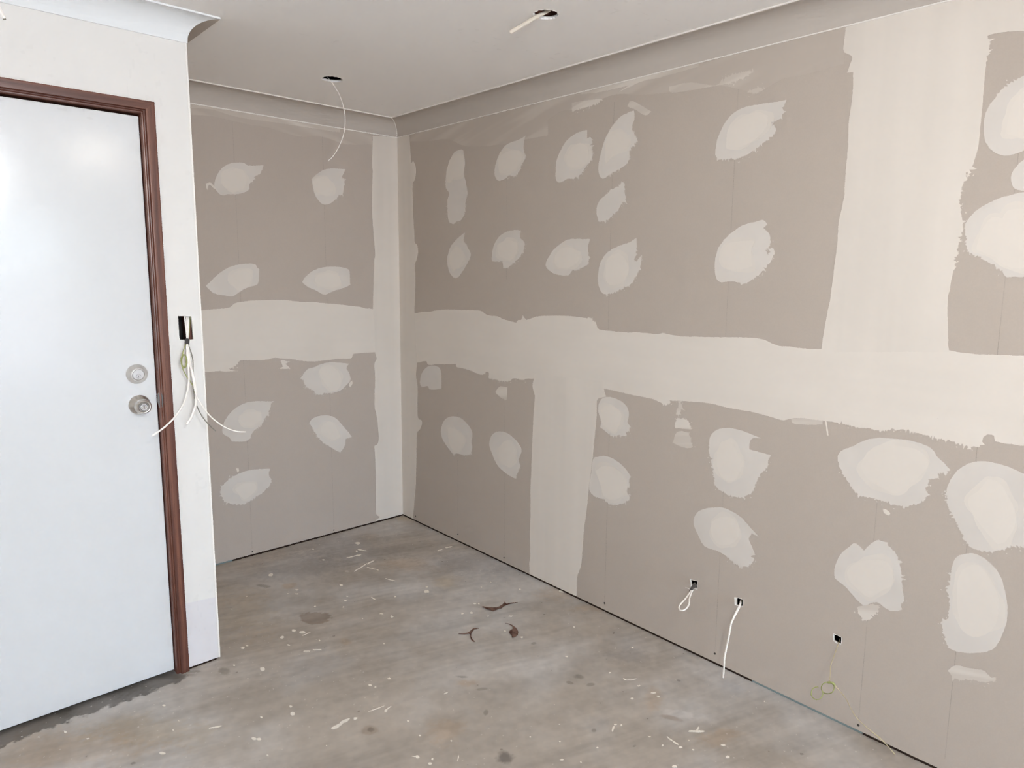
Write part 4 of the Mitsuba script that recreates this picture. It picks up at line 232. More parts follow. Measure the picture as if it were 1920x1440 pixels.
def tube(path, r, r2=None, sides=10, k=5, closed=False, flat=None):
    """A swept tube; r2: second half-width of a flat cable, measured across the direction `flat`."""
    C = catmull(path, closed, k); n = len(C)
    t = np.roll(C, -1, 0) - np.roll(C, 1, 0) if closed else np.gradient(C, axis=0)
    t /= np.linalg.norm(t, axis=1, keepdims=True)
    u = np.cross(t[0], flat if flat is not None else ([0, 0, 1] if abs(t[0][2]) < 0.9 else [1, 0, 0])); u /= np.linalg.norm(u)
    rings = []
    for i in range(n):
        if flat is not None: u = np.cross(t[i], flat)
        else: u = u - t[i] * np.dot(u, t[i])
        u = u / np.linalg.norm(u); w = np.cross(t[i], u)
        a = np.arange(sides) / sides * 2 * np.pi
        rings.append(C[i] + np.outer(np.cos(a) * (r2 or r), u) + np.outer(np.sin(a) * r, w))
    V = np.vstack(rings); Fc = []
    for i in range(n if closed else n - 1):
        j = (i + 1) % n
        for s in range(sides):
            s2 = (s + 1) % sides
            Fc += [[i * sides + s, i * sides + s2, j * sides + s2], [i * sides + s, j * sides + s2, j * sides + s]]
    if not closed:
        V = np.vstack([V, C[0], C[-1]]); c0, c1 = n * sides, n * sides + 1
        for s in range(sides):
            s2 = (s + 1) % sides
            Fc += [[c0, s2, s], [c1, (n - 1) * sides + s, (n - 1) * sides + s2]]
    return trimesh.Trimesh(V, Fc, process=False)
def lathe(profile, at, sides=40):         # profile (radius, distance out of the door), axis -y
    m = trimesh.creation.revolve(np.array(profile, float), sections=sides); v = m.vertices
    return trimesh.Trimesh(np.stack([v[:, 0] + at[0], at[1] - v[:, 2], v[:, 1] + at[2]], 1), m.faces, process=False)
def outline(pts, seed, rag=0.0035):
    """Millimetre outline -> polygon: trowelled edges are smooth, flagged ones are torn."""
    rng = np.random.default_rng(seed); edge = []
    P = np.array([q[:2] for q in pts], float) / 1000; fl = [len(q) > 2 for q in pts]; n = len(P); out = []
    cw = np.sum(P[:, 0] * np.roll(P[:, 1], -1) - np.roll(P[:, 0], -1) * P[:, 1]) > 0   # left normal points inwards on a counter-clockwise outline
    for i in range(n):
        a, b, c, d = P[i - 1], P[i], P[(i + 1) % n], P[(i + 2) % n]
        L = np.linalg.norm(c - b)
        torn = fl[i] and fl[(i + 1) % n]
        k = max(1, min(60, int(L / (0.0032 if torn else 0.008))))
        nv = np.array([-(c - b)[1], (c - b)[0]]) / max(L, 1e-9)
        sharp = lambda u, v: np.dot(u, v) < 0.35 * np.linalg.norm(u) * np.linalg.norm(v)
        ta = (c - b) if sharp(b - a, c - b) or np.linalg.norm(b - a) > 5 * L else (c - a) / 2
        tb = (c - b) if sharp(c - b, d - c) or np.linalg.norm(d - c) > 5 * L else (d - b) / 2
        for t in np.arange(k) / k:
            q = (2 * t**3 - 3 * t**2 + 1) * b + (t**3 - 2 * t**2 + t) * ta + (3 * t**2 - 2 * t**3) * c + (t**3 - t**2) * tb
            if torn:
                j = rng.normal() * rag * 0.6 + (rng.exponential(rag * 1.6) if rng.random() < 0.45 else 0) - (rng.exponential(rag) if rng.random() < 0.2 else 0)
                edge.append((q, nv))
            else: j = rng.normal() * 0.0004
            out.append(q + nv * (-j if cw else j))
    g = Polygon(out).buffer(0)
    g = max(getattr(g, 'geoms', [g]), key=lambda s: s.area)
    crumbs = []
    for q, nv in edge:                     # crumbs of filler beyond a torn edge
        if rng.random() < 0.10:
            c = q + (-nv if cw else nv) * rng.uniform(0.002, 0.014); r = rng.uniform(0.0008, 0.0026)
            crumbs.append(Polygon([c + r * np.array([np.cos(t), np.sin(t)]) * rng.uniform(0.5, 1.3) for t in np.arange(6)]).buffer(0))
    return unary_union([g] + crumbs) if crumbs else g

def trimesh_outline(q, seed):
    """The wider, wavering rim of a second coat."""
    b = np.array(q.buffer(0.010).exterior.coords)[:-1]; c = b.mean(0); a = np.arctan2(b[:, 1] - c[1], b[:, 0] - c[0])
    rng = np.random.default_rng(seed + 300); ph = rng.uniform(0, 6.28, 4)
    k = 1 + 0.07 * np.sin(2 * a + ph[0]) + 0.06 * np.sin(3 * a + ph[1]) + 0.03 * np.sin(7 * a + ph[2])
    g = Polygon(c + (b - c) * k[:, None]).buffer(0)
    return max(getattr(g, 'geoms', [g]), key=lambda s: s.area)

# ------------------------------------------------------------------ the setting: floor, ceiling, walls
fl = struct('floor', 'bare grey concrete slab floor with trowel marks, stains and plaster spots', 'floor')
obj('slab', bx(XW - 0.3, 0.3, YR - 1.2, 0.3, -0.15, 0.0), 'concrete_mat', fl)
for i, s in enumerate(SPLASHES):
    rng = np.random.default_rng(900 + i)
    P = np.array(s, float) / 1000
    c = P.mean(0)
    P = np.array([c + (q - c) * (0.95 + 0.5 * (rng.random() - 0.5)) for q in P])
    g = Polygon(catmull(P, True, 3)).buffer(0)
    g = max(getattr(g, 'geoms', [g]), key=lambda s: s.area)
    obj('plaster_splash', on_floor(g, 0.0012), 'splash_mat', fl)

ce = struct('ceiling', 'plain off-white painted plasterboard ceiling with two round cut-outs', 'ceiling')
H1, H2 = (-0.6975, -0.5649), (-0.5595, -1.8243)
rng = np.random.default_rng(5)
def cut(c, r):
    a = np.linspace(0, 2 * np.pi, 49)[:-1]
    return Polygon([(c[0] + (r + 0.0012 * rng.normal()) * np.cos(t), c[1] + (r + 0.0012 * rng.normal()) * np.sin(t)) for t in a]).buffer(0)
c1, c2 = cut(H1, 0.0475), cut(H2, 0.0440)
board = sbox(XW - 0.1, YR - 0.1, 0.1, 0.1).difference(c1).difference(c2)
m = ext(board, 0.010); m.apply_translation((0, 0, H)); obj('plasterboard', m, 'ceiling_mat', ce)
for c, r in ((H1, 0.0475), (H2, 0.0440)):          # torn paper and crumbled plaster round the cut-outs
    for j in range(16):
        a = j / 16 * 2 * np.pi + 0.3 * rng.random()
        rr = r - 0.001 * rng.random()
        P = [(c[0] + (rr + dr_) * np.cos(a + da), c[1] + (rr + dr_) * np.sin(a + da)) for da, dr_ in ((-0.13, 0.003), (0.14, 0.003), (0.09, -0.001 - 0.003 * rng.random()), (-0.06, -0.003 * rng.random()))]
        q = ext(Polygon(P).buffer(0), 0.004 + 0.003 * rng.random()); q.apply_translation((0, 0, H - 0.0004 - 0.0005 * rng.random()))
        obj('torn_edge', q, 'ceiling_mat', ce)
obj('roof_void_shade', join(bx(XW - 0.1, 0.1, YR - 0.1, 0.1, H + 0.28, H + 0.32), bx(XW - 0.12, XW - 0.1, YR - 0.1, 0.1, H, H + 0.3), bx(0.1, 0.12, YR - 0.1, 0.1, H, H + 0.3), bx(XW - 0.1, 0.1, 0.1, 0.12, H, H + 0.3), bx(XW - 0.1, 0.1, YR - 0.12, YR - 0.1, H, H + 0.3)), 'dark_mat', ce)  # dark box closing the void, its colour stands in for the shade above
obj('joist', bx(-3.0, 0.05, -1.800, -1.755, H + 0.016, H + 0.11), 'red_timber_mat', ce)

# right wall: four sheets on a timber frame, joints filled
wr = struct('wall_right', 'long grey plasterboard wall with white filled joints and screw patches', 'wall')
hol = unary_union([Polygon(np.array(h) / 1000.0).buffer(0) for h in HOLES_RIGHT])
for y0, y1, z0, z1 in ((-1.440, 0.0, 0.010, 1.198), (YR, -1.444, 0.010, 1.198), (-2.905, 0.0, 1.202, H), (YR, -2.909, 1.202, H)):
    obj('plasterboard_sheet', on_right(sbox(y0, z0, y1, z1).difference(hol), 0.0, 0.010), 'paper_right_mat', wr)
obj('bottom_plate', bx(0.003, 0.10, -2.42, 0.10, 0.0, 0.0095), 'shaded_pine_mat', wr)  # strip set close behind the board, blackened to draw the shaded gap
obj('bottom_plate', bx(0.004, 0.10, -2.83, -2.42, 0.0, 0.0095), 'blue_pine_mat', wr)
obj('bottom_plate', bx(0.003, 0.10, YR, -2.83, 0.0, 0.0095), 'shaded_pine_mat', wr)
obj('light_block', bx(0.10, 0.12, YR, 0.12, 0.0, H), 'dark_mat', wr)  # added dark sheet, keeps stray light out of the wall cavity
for h in HOLES_RIGHT:                                  # raw plaster lips of the cut holes
    P = np.array(h) / 1000.0
    g = Polygon(P).buffer(0)
    ring = g.buffer(0.0013).difference(g.buffer(-0.0002))
    obj('cut_edge', on_right(ring, -0.0006, 0.006), 'plaster_edge_mat', wr)
    if h is HOLES_RIGHT[1]:
        y_far = P[:, 0].max()
        obj('cut_edge', on_right(g.intersection(sbox(y_far - 0.007, 0, y_far + 0.01, 1)), 0.004, 0.0098), 'plaster_edge_mat', wr)
def disc(c, r, axis, out, sides=14):
    m = trimesh.creation.cylinder(r, 0.0016, sections=sides)
    v = m.vertices
    if axis == 'x': return trimesh.Trimesh(np.stack([v[:, 2] - out, v[:, 0] + c[0], v[:, 1] + c[1]], 1), m.faces, process=False)
    return trimesh.Trimesh(np.stack([v[:, 0] + c[0], v[:, 2] - out, v[:, 1] + c[1]], 1), m.faces[:, ::-1], process=False)
for y, z in SCREWS_RIGHT: obj('screw', disc((y / 1000, z / 1000), 0.0042, 'x', 0.0003), 'screw_mat', wr)

wb = struct('wall_back', 'short grey plasterboard wall beyond the door wall, with filled joint', 'wall')
for z0, z1 in ((0.010, 1.198), (1.202, H)):
    obj('plasterboard_sheet', on_back(sbox(XN - 0.02, z0, 0.0, z1), 0.0, 0.010), 'paper_back_mat', wb)
obj('bottom_plate', bx(-1.05, 0.0, 0.003, 0.10, 0.0, 0.0095), 'shaded_pine_mat', wb)  # blackened strip, draws the shade in the gap below the board
obj('bottom_plate', bx(-3.2, -1.05, 0.006, 0.10, 0.0, 0.0095), 'blue_pine_mat', wb)
obj('light_block', bx(XW, 0.12, 0.10, 0.12, 0.0, H), 'dark_mat', wb)  # added dark sheet, shuts daylight out behind the wall
for x, z in SCREWS_BACK: obj('screw', disc((x / 1000, z / 1000), 0.0042, 'y', 0.0003), 'screw_mat', wb)

MATS = {'patch': ('screw_patch', 'mud_patch_mat', 0.0009), 'chip': ('plaster_chip', 'mud_core_mat', 0.0012), 'smear': ('plaster_smear', 'smear_mat', 0.0007),
        'tape': ('joint_filling', 'mud_horizontal_mat', 0.0008), 'butt': ('joint_filling', 'mud_vertical_mat', 0.0010), 'corner': ('corner_filling', 'mud_vertical_mat', 0.0011),
        'skim': ('plaster_smear', 'skim_mat', 0.0004), 'skim2': ('plaster_smear', 'skim_bright_mat', 0.0006)}
seed = 0
for wall, items, lay in ((wb, PATCHES_BACK, on_back), (wr, PATCHES_RIGHT, on_right)):
    for kind, outer, inner in items:
        seed += 1
        name, mat, th = MATS[kind]
        g = outline(outer, seed, 0.0022 if wall == wb else 0.0020)
        if wall == wr and kind in ('tape', 'butt', 'skim', 'patch'): g = g.difference(hol)
        key = obj(name, lay(g, -th, 0.0004), mat, wall)
        if inner:
            q = outline(inner, seed + 500).buffer(-0.004).buffer(0.004)
            w = np.random.default_rng(seed + 77).uniform(-0.006, 0.006, 2)
            mid = trimesh_outline(q, seed)
            obj('second_coat', lay(mid.intersection(g.buffer(-0.003)), -th - 0.0003, -th + 0.0002), 'mud_mid_mat', key)
            obj('second_coat', lay(q.intersection(g.buffer(-0.002)), -th - 0.0006, -th - 0.0001), 'mud_core_mat', key)

# door wall: painted board with the switch cut-out, its free end and the return behind it
wl = struct('wall_left', 'cream painted wall around the door, ending in an outside corner', 'wall')
sw = Polygon(np.array(HOLE_NIB) / 1000.0).buffer(0)
face = sbox(XW, 0.009, XN, H).difference(sbox(DOOR_L - 0.046, 0, JAMB_R, HEAD_T)).difference(sw)
obj('plasterboard', on_back(face, -D, -D + 0.010), 'wall_paint_mat', wl)
ring = sw.buffer(0.0016).difference(sw)
obj('cut_edge', on_back(ring, -D - 0.0005, -D + 0.0095), 'plaster_edge_mat', wl)
obj('corner_bead', join(bx(XN - 0.004, XN + 0.0015, -D - 0.0012, -D + 0.004, 0.007, H - CV)), 'plaster_edge_mat', wl)
obj('return_board', bx(XN - 0.010, XN, -D + 0.010, 0.0, 0.007, H), 'plain_wall_mat', wl)
obj('bottom_plate', bx(JAMB_R, XN - 0.012, -D + 0.004, -D + 0.10, 0.0, 0.0085), 'shaded_pine_mat', wl)  # shade of the gap under the board painted as a dark strip
obj('bottom_plate', bx(XN - 0.07, XN - 0.012, -D + 0.10, 0.0, 0.0, 0.045), 'pine_mat', wl)
obj('stud', bx(-1.4665, -1.4395, -D + 0.030, -D + 0.10, 0.045, H), 'red_timber_mat', wl)
obj('stud', bx(JAMB_R + 0.001, JAMB_R + 0.02, -D + 0.011, -D + 0.10, 0.045, H), 'shaded_pine_mat', wl)
obj('light_block', join(bx(JAMB_R, XN - 0.012, -D + 0.101, -D + 0.112, 0.0, H), bx(XW, JAMB_R, -D + 0.16, -D + 0.17, 0.0, H)), 'dark_mat', wl)  # added dark sheets, keep the hollow behind board and door unlit

# unseen walls behind the camera; the opening is placed to let daylight in
wq = struct('wall_unseen_rear', 'unseen plain wall behind the viewer, its wide opening placed to let daylight in', 'wall')
op = sbox(-3.9, 0.0, -0.6, 2.15)
obj('plasterboard', on_back(sbox(XW, 0, 0, H).difference(op), 0, 0.1, y=YR - 0.1), 'plain_wall_mat', wq)
ww = struct('wall_unseen_side', 'unseen plain wall to the left of the viewer, pale to bounce light', 'wall')
obj('plasterboard', bx(XW - 0.1, XW, YR, -D, 0, H), 'plain_wall_mat', ww)  # out of view, kept pale to bounce light onto the ceiling

# coves
def cove(fr, n_arc=14):
    """Profile in (distance from wall, height below ceiling): a hollow arc with two flat lips."""
    a = np.linspace(0, np.pi / 2, n_arc)
    R = 0.074; c = (0.0894, 0.0859)
    arc = [(c[0] - 0.006 - (R) * np.cos(t) * (0.0834 - 0.004) / R, c[1] - 0.008 - (R) * np.sin(t) * (0.0779 - 0.006) / R) for t in a]
    return np.array([(0, 0.0859), (0.004, 0.0859)] + arc + [(0.0894, 0.006), (0.0894, 0), (0, 0)])
def sweep_cove(p0, p1, out, m0, m1):
    """From p0 to p1 along a wall; out: unit vector into the room; m0, m1: how far each end is cut back (+) or carried on (-) per metre out of the wall."""
    prof = cove(0); p0, p1 = np.array(p0, float), np.array(p1, float); d = (p1 - p0) / np.linalg.norm(p1 - p0)
    A = [np.append(p0 + np.array(out) * q[0] + d * m0 * q[0], H - q[1]) for q in prof]
    B = [np.append(p1 + np.array(out) * q[0] - d * m1 * q[0], H - q[1]) for q in prof]
    n = len(prof); V = np.array(A + B)
    Fc = [[i, (i + 1) % n, n + (i + 1) % n] for i in range(n)] + [[i, n + (i + 1) % n, n + i] for i in range(n)]
    cap = trimesh.creation.triangulate_polygon(Polygon(prof), engine='earcut')
    fa = np.array(cap[1]); va = np.array(cap[0])
    idx = np.array([np.argmin(((prof - w) ** 2).sum(1)) for w in va])
    Fc += idx[fa][:, ::-1].tolist() + (idx[fa] + n).tolist()
    m = trimesh.Trimesh(V, Fc, process=False); trimesh.repair.fix_normals(m); return m
tr = struct('trim_1', 'unpainted grey cove cornice along the short back wall', 'cornice')
obj('cove', sweep_cove((XN, 0.0), (0.0, 0.0), (0, -1), 1, 1), 'cove_paper_mat', tr, 25)
tr2 = struct('trim_2', 'unpainted grey cove cornice along the long right wall', 'cornice')
obj('cove', sweep_cove((0.0, 0.0), (0.0, YR), (-1, 0), 1, 0), 'cove_paper_mat', tr2, 25)
tr3 = struct('trim_3', 'white painted cove cornice above the door, mitred at the corner', 'cornice')
obj('cove', sweep_cove((XW, -D), (XN, -D), (0, -1), 0, -1), 'cove_white_mat', tr3, 25)
tr4 = struct('trim_4', 'cove cornice returning round the free end of the door wall', 'cornice')
obj('cove', sweep_cove((XN, -D), (XN, 0.0), (1, 0), -1, 1), 'cove_paper_mat', tr4, 25)
# filler in the mitre and along the lips
prof = cove(0)[1:-2]
mit = [(-q[0] - 0.0005, -q[0] - 0.0005, H - q[1] - 0.0005) for q in prof]
obj('mitre_filling', tube(mit, 0.0024, sides=6, k=2), 'filler_mat', tr2)
obj('lip_filling', bx(XN, -0.0894, -0.0925, -0.0885, H - 0.0045, H + 0.001), 'filler_mat', tr)
obj('lip_filling', bx(-0.0925, -0.0885, YR, -0.0925, H - 0.0045, H + 0.001), 'filler_mat', tr2)
obj('lower_filling', bx(-0.0032, 0.001, YR, -0.003, H - 0.0895, H - 0.0845), 'filler_mat', tr2)
obj('lower_filling', bx(XN, -0.002, -0.0034, 0.001, H - 0.0910, H - 0.0845), 'filler_mat', tr)

# ------------------------------------------------------------------ door
do = struct('door_1', 'white flush door with satin knob and deadbolt in a reddish timber frame', 'door')
YD = -D + 0.0173
def chamfer_box(x0, x1, y0, y1, z0, z1, c):
    import manifold3d as m3
    pts = []
    for sx in (0, 1):
        for sy in (0, 1):
            for sz in (0, 1):
                for k in range(3):
                    q = [(x0, x1)[sx], (y0, y1)[sy], (z0, z1)[sz]]; s = [1 - 2 * sx, 1 - 2 * sy, 1 - 2 * sz]
                    for j in range(3):
                        if j != k: q[j] += s[j] * c
                    pts.append(q)
    return trimesh.convex.convex_hull(np.array(pts))
leaf = obj('leaf', chamfer_box(DOOR_L, DOOR_R, YD, YD + 0.036, 0.013, DOOR_T, 0.0015), 'door_paint_mat', do)
def jamb_profile():          # (across the frame from the outer edge to the door, depth from the wall face; - is into the room)
    a = np.linspace(0, np.pi / 2, 5)
    r = 0.004
    outer = [(r - r * np.cos(t), -0.011 + r - r * np.sin(t)) for t in a]
    return [(0, 0.10)] + outer + [(0.027, -0.011), (0.0285, -0.0105), (0.0295, -0.009), (0.0300, -0.001)] + \
           [(0.0315, 0.0005), (0.0335, 0.001), (0.0355, -0.0008), (0.038, -0.0020), (0.0410, -0.0015), (0.0425, 0.001), (0.0430, 0.006), (0.0430, 0.10)]
PJ = np.array(jamb_profile())
def frame_bar(p0, p1, inward, m0, m1):     # in the wall plane (x, z)
    p0, p1, inw = np.array(p0, float), np.array(p1, float), np.array(inward, float); d = (p1 - p0) / np.linalg.norm(p1 - p0)
    def ring(p, m): return [np.array([*(p + inw * q[0] + d * m * q[0])[:1], -D + q[1], (p + inw * q[0] + d * m * q[0])[1]]) for q in PJ]
    A, B = ring(p0, m0), ring(p1, -m1); n = len(PJ)
    Fc = [[i, (i + 1) % n, n + (i + 1) % n] for i in range(n)] + [[i, n + (i + 1) % n, n + i] for i in range(n)]
    vv, ff = trimesh.creation.triangulate_polygon(Polygon(PJ), engine='earcut')
    idx = np.array([np.argmin(((PJ - w) ** 2).sum(1)) for w in np.array(vv)])
    Fc += idx[np.array(ff)].tolist() + (idx[np.array(ff)][:, ::-1] + n).tolist()
    m = trimesh.Trimesh(np.array(A + B), Fc, process=False); trimesh.repair.fix_normals(m); return m
XL = DOOR_L - 0.0463
jr = obj('jamb', frame_bar((JAMB_R, 0.0), (JAMB_R, HEAD_T), (-1, 0), 0, 1), 'jamb_wood_mat', do, 30)
obj('jamb', frame_bar((XL, 0.0), (XL, HEAD_T), (1, 0), 0, 1), 'jamb_wood_mat', do, 30)
obj('head', frame_bar((XL, HEAD_T), (JAMB_R, HEAD_T), (0, -1), 1, 1), 'head_wood_mat', do, 30)
# strike plate let into the right jamb, by the knob
sp = trimesh.creation.cylinder(0.020, 0.004, sections=32); v = sp.vertices
sx = DOOR_R + 0.0045
sp = trimesh.Trimesh(np.stack([v[:, 0] * 0.45 + sx + 0.003, v[:, 2] + YD - 0.016, v[:, 1] * 1.5 + 1.062], 1), sp.faces, process=False)
obj('strike_plate', sp, 'groove_mat', jr, 30); labels[jr + '__strike_plate'] = {'label': 'curved metal strike plate'}
obj('latch', join(bx(DOOR_R - 0.001, DOOR_R + 0.0035, YD + 0.004, YD + 0.02, 1.050, 1.064), bx(DOOR_R - 0.001, DOOR_R + 0.003, YD + 0.004, YD + 0.02, 1.078, 1.083)), 'bright_metal_mat', do)
# deadbolt
DB = (-1.6488, YD, 1.1610)
db = obj('deadbolt', lathe([(0, -0.001), (0.0345, -0.001), (0.0348, 0.002), (0.0335, 0.0045), (0.0255, 0.0165), (0.0235, 0.0190), (0.0215, 0.0190), (0.0200, 0.0175), (0, 0.0175)], DB), 'satin_metal_mat', do, 35)
labels[db] = {'label': 'round satin metal deadbolt'}
obj('cylinder', lathe([(0, 0.016), (0.0190, 0.016), (0.0190, 0.0195), (0.0178, 0.0208), (0, 0.0208)], DB), 'bright_metal_mat', db, 35)
obj('groove_shade', lathe([(0.0176, 0.0190), (0.0190, 0.0190), (0.0190, 0.0202), (0.0176, 0.0211), (0.0176, 0.0190)], DB), 'groove_mat', db, 35)  # raised dark ring, painted as the shade of a recess
obj('keyway_shade', lathe([(0.0064, 0.0205), (0.0076, 0.0205), (0.0076, 0.0212), (0.0064, 0.0212), (0.0064, 0.0205)], (DB[0], DB[1], DB[2] - 0.006)), 'groove_mat', db, 35)  # dark ring painted as shade round the plug
obj('keyway_plug', lathe([(0, 0.02), (0.0066, 0.02), (0.0066, 0.0225), (0, 0.0225)], (DB[0], DB[1], DB[2] - 0.006)), 'bright_metal_mat', db, 35)
obj('keyhole', bx(DB[0] - 0.0011, DB[0] + 0.0011, DB[1] - 0.0229, DB[1] - 0.0215, DB[2] - 0.0110, DB[2] - 0.0025), 'dark_mat', db)
# knob
KB = (-1.6475, YD, 1.0505)
kb = obj('knob_rose', lathe([(0, -0.001), (0.0345, -0.001), (0.0350, 0.002), (0.0340, 0.004), (0.0230, 0.0150), (0.0150, 0.0175), (0.0135, 0.020), (0.0135, 0.030), (0, 0.030)], KB), 'satin_metal_mat', do, 35)
labels[kb] = {'label': 'round satin metal rose of the door knob'}
obj('knob', lathe([(0, 0.026), (0.013, 0.026), (0.019, 0.029), (0.0245, 0.035), (0.0268, 0.043), (0.0265, 0.051), (0.0245, 0.057), (0.0205, 0.0608), (0.0185, 0.0605), (0.0150, 0.0570), (0, 0.0570)], KB), 'satin_metal_mat', kb, 35)
obj('lock_cylinder', lathe([(0, 0.056), (0.0120, 0.056), (0.0120, 0.0590), (0.0108, 0.0600), (0, 0.0600)], KB), 'bright_metal_mat', kb, 35)
obj('groove_shade', lathe([(0.0118, 0.0568), (0.0142, 0.0568), (0.0142, 0.0574), (0.0118, 0.0600), (0.0118, 0.0568)], KB), 'groove_mat', kb, 35)  # dark ring, shade of the recess round the cylinder put into colour
obj('keyway_shade', lathe([(0.0064, 0.0598), (0.0078, 0.0598), (0.0078, 0.0604), (0.0064, 0.0604), (0.0064, 0.0598)], KB), 'groove_mat', kb, 35)  # painted shade ring round the knob plug
obj('keyway_plug', lathe([(0, 0.059), (0.0066, 0.059), (0.0066, 0.0612), (0, 0.0612)], KB), 'satin_metal_mat', kb, 35)
obj('keyhole', bx(KB[0] - 0.0011, KB[0] + 0.0011, KB[1] - 0.0617, KB[1] - 0.0605, KB[2] - 0.0048, KB[2] + 0.0048), 'dark_mat', kb)

# ------------------------------------------------------------------ cables
C = {k: np.array(v) for k, v in CABLES.items()}
lp = thing('cable_loop', 'white cable bent into a loop and taped black, hanging from a wall hole', 'cable')
obj('cable', tube(C['loop'], 0.0028, sides=12), 'white_sheath_mat', lp, True)
obj('tape', tube(np.linspace(C['looptape'][0], C['looptape'][1], 5), 0.0074, sides=14), 'tape_mat', lp, 40); labels[lp + '__tape'] = {'label': 'black tape wrapped round the loop'}
obj('tape_end', tube(np.array([C['looptape'][1] + [-0.004, 0.004, 0.006], C['looptape'][1] + [-0.010, 0.012, 0.010], C['looptape'][1] + [-0.013, 0.017, 0.009]]), 0.0010, sides=6), 'white_sheath_mat', lp, True)
pw = thing('power_cable', 'thick flat white cable hanging from a wall hole down to the floor', 'cable')
obj('sheath', tube(C['power'], 0.0037, 0.0054, sides=14, flat=np.array([0.45, -0.85, 0.28])), 'white_sheath_mat', pw, True)
er = thing('earth_wire', 'thin green and yellow wire knotted in two loops, hanging to the floor', 'wire')
obj('wire', tube(np.vstack([C['earth1'][:-1], C['tail1']]), 0.0014, sides=8), 'faded_earth_mat', er, True)
obj('loop', tube(C['ring1'][:-1], 0.0016, sides=8, closed=True), 'earth_sheath_mat', er, True)
obj('loop', tube(C['ring2'], 0.0016, sides=8), 'earth_sheath_mat', er, True)
obj('knot', tube(C['tail1'][:3] + [[0, 0, 0.002]], 0.0036, sides=8), 'earth_sheath_mat', er, True)
obj('wire_end', tube(C['tail2'], 0.0013, sides=8), 'faded_earth_mat', er, True)
sb = thing('switch_cables', 'bundle of white, grey and earth wires hanging from the switch cut-out', 'cables')
fd = np.array([-0.25, -0.95, 0.1])
obj('white_cable', tube(C['nwhiteL'], 0.0021, 0.0030, sides=10, flat=fd), 'white_sheath_mat', sb, True)
obj('white_cable', tube(C['nwhiteM'], 0.0026, 0.0040, sides=10, flat=fd), 'white_sheath_mat', sb, True)
obj('white_cable', tube(C['nwhiteR'], 0.0023, sides=10), 'white_sheath_mat', sb, True)
dk = obj('grey_wire', tube(C['ndark'], 0.0019, sides=8), 'grey_sheath_mat', sb, True); labels[dk] = {'label': 'thin dark grey wire'}
ew = obj('earth_wire', tube(C['nearth'], 0.0017, sides=8), 'earth_sheath_mat', sb, True); labels[ew] = {'label': 'green and yellow earth wire'}
obj('coil', tube(C['nring'][:-1], 0.0017, sides=8, closed=True), 'earth_sheath_mat', ew, True)
obj('coil', tube(C['nring'][:-1] * 1.0 + [[-0.004, -0.004, 0.003]], 0.0017, sides=8, closed=True), 'earth_sheath_mat', ew, True)
tp = obj('tape', tube(np.linspace(C['ntape'][0], C['ntape'][1], 4), 0.0076, sides=14), 'tape_mat', sb, 40); labels[tp] = {'label': 'black tape round the bundle'}
cw = thing('ceiling_wire', 'thin white wire curving down from the farther round ceiling cut-out', 'wire')
obj('sheath', tube(C['cwire'], 0.0017, sides=8), 'white_sheath_mat', cw, True)
cf = thing('ceiling_cable', 'flat white cable end sticking out of the nearer round ceiling cut-out', 'cable')
nrm = np.array([CAM[0] - H2[0], CAM[1] - H2[1], -0.5]); nrm /= np.linalg.norm(nrm)
obj('sheath', tube(C['cflat'], 0.0028, 0.0064, sides=14, flat=nrm), 'tan_sheath_mat', cf, 60)
ct = thing('hanging_cable', 'tip of a white cable hanging at the top left above the door', 'cable')
obj('sheath', tube(C['stub'], 0.0042, sides=12), 'white_sheath_mat', ct, 60)
obj('core', tube(np.array([C['stub'][-1], C['stub'][-1] + (C['stub'][-1] - C['stub'][-2]) * 0.06]), 0.0034, sides=10, k=1), 'grey_sheath_mat', ct)

# ------------------------------------------------------------------ dry leaves on the slab
def leaf_mesh(P, lift, seed):
    g = Polygon(np.array(P, float) / 1000).buffer(0)
    g = max(getattr(g, 'geoms', [g]), key=lambda s: s.area)
    m = ext(g, 0.0011); m = m.subdivide_to_size(0.012)
    v = m.vertices; c = v.mean(0); r = np.linalg.norm((v - c)[:, :2], axis=1)
    v[:, 2] += 0.0012 + lift * (r / r.max()) ** 2 * (0.5 + 0.5 * np.sin(9 * (v[:, 0] + v[:, 1]) / max(r.max(), 1e-3) * 0.2 + seed))
    return trimesh.Trimesh(v, m.faces, process=False)
for P, lift, lab in zip(LEAVES, (0.012, 0.007, 0.010), ('long dark brown curled dry leaf with a stalk, farthest of three on the floor', 'thin forked brown leaf stalk, leftmost of the three leaf pieces on the floor', 'hooked brown leaf piece lying on the floor, nearest the right wall')):
    k = obj('dry_leaf', leaf_mesh(P, lift, 1.0), 'leaf_mat'); tag(k, lab, 'leaf')

# ------------------------------------------------------------------ unseen lamps behind the camera
la = thing('unseen_ceiling_lamp', 'unseen round ceiling lamp behind the viewer, placed for the highlight on the door', 'lamp')
def dome(c, r, h):
    a = np.linspace(0, np.pi / 2, 8)
    m = trimesh.creation.revolve(np.array([(r * np.cos(t), -h * np.sin(t)) for t in a][::-1] + [(r, 0.012)]), sections=32)
    m.apply_translation(c); trimesh.repair.fix_normals(m); return m
key = obj('shade', dome((-1.03, -4.3, H - 0.014), 0.165, 0.05), 'plain_wall_mat', la, True)
scene[key]['emitter'] = {'type': 'area', 'radiance': rgb(*LAMP_A)}  # out of view, placed so its reflection gives the sheen on the door
obj('base', bx(-1.03 - 0.17, -1.03 + 0.17, -4.3 - 0.17, -4.3 + 0.17, H - 0.004, H - 0.0005), 'plain_wall_mat', la)
def aimed(mesh, at, d):            # turns +z into the direction d
    m = mesh.copy(); m.apply_transform(trimesh.geometry.align_vectors([0, 0, 1], np.array(d) / np.linalg.norm(d))); m.apply_translation(at); return m
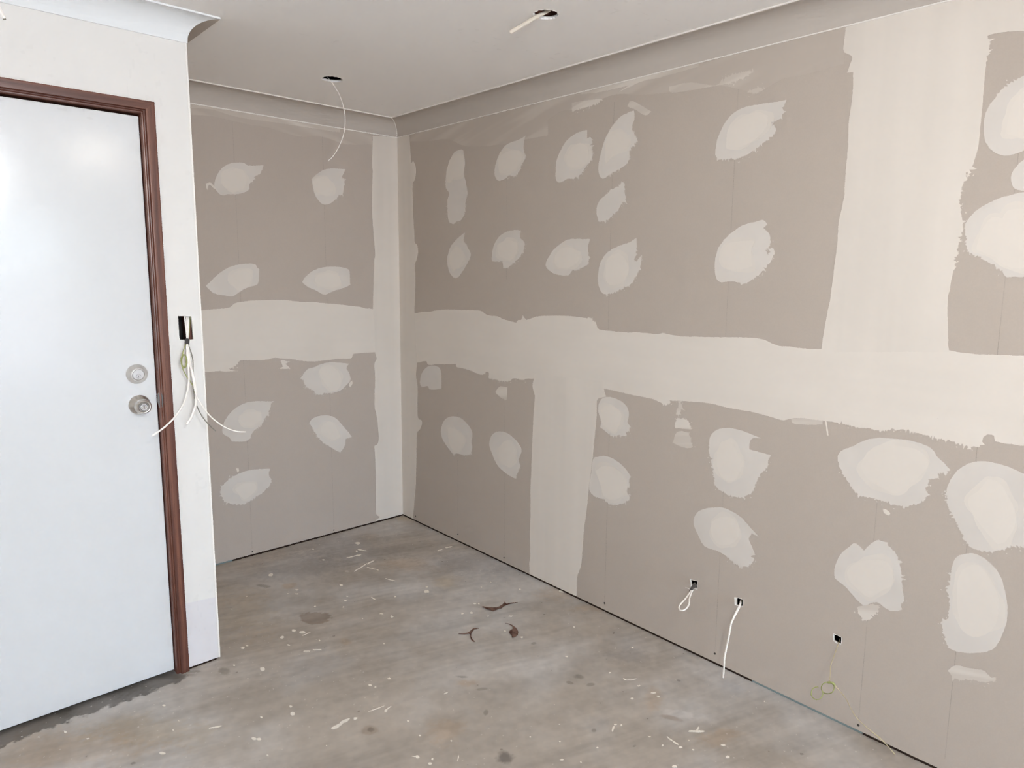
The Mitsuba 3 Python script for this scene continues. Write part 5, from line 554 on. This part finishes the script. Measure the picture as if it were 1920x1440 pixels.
lb = thing('unseen_flood_lamp', 'unseen flood lamp behind the viewer, aimed at the door wall and placed to cast the cable shadows', 'lamp')
AIM = np.array([1.1, 3.0, -1.3]); LB_AT = np.array([-1.9, -3.95, 2.15])  # out of view, placed and aimed for cable shadows on the right wall
face = trimesh.creation.revolve(np.array([(0, 0.0), (0.042, 0.0)]), sections=32)
face = aimed(face, LB_AT, AIM)
if np.dot(face.face_normals[0], AIM) < 0: face.invert()
key = obj('lens', face, 'plain_wall_mat', lb)
scene[key]['emitter'] = {'type': 'area', 'radiance': rgb(*LAMP_B)}
obj('housing', aimed(trimesh.creation.revolve(np.array([(0, -0.09), (0.035, -0.088), (0.047, -0.03), (0.047, 0.012), (0.0435, 0.012), (0.0435, -0.004), (0, -0.004)]), sections=32), LB_AT, AIM), 'groove_mat', lb, 30)
obj('stem', tube(np.array([LB_AT + [0, -0.03, 0.03], LB_AT + [0, -0.03, 0.12], [-1.9, -3.95 - 0.03, H - 0.01], [-1.9, -3.95 - 0.03, H]]), 0.007, sides=8), 'groove_mat', lb)
obj('ceiling_rose', bx(-1.9 - 0.04, -1.9 + 0.04, -3.95 - 0.07, -3.95 + 0.01, H - 0.02, H - 0.0005), 'plain_wall_mat', lb)
lc = thing('added_fill_lamp', 'added fill lamp, a long tube hung low and out of view, farthest behind the viewer', 'lamp')
key = obj('tube', tube(np.array([(-2.6 - 0.6, -7.4, 1.6), (-2.6, -7.4, 1.6), (-2.6 + 0.6, -7.4, 1.6)]), 0.016, sides=14), 'plain_wall_mat', lc, 60)
scene[key]['emitter'] = {'type': 'area', 'radiance': rgb(*FILL_LAMP_C)}  # added fill, out of view, lifts walls and ceiling evenly
obj('batten', bx(-2.6 - 0.62, -2.6 + 0.62, -7.4 - 0.025, -7.4 + 0.025, 1.6 + 0.03, 1.6 + 0.055), 'plain_wall_mat', lc)
for dx in (-0.45, 0.45): obj('hanger', bx(-2.6 + dx - 0.004, -2.6 + dx + 0.004, -7.4 - 0.004, -7.4 + 0.004, 1.6 + 0.05, H), 'plain_wall_mat', lc)
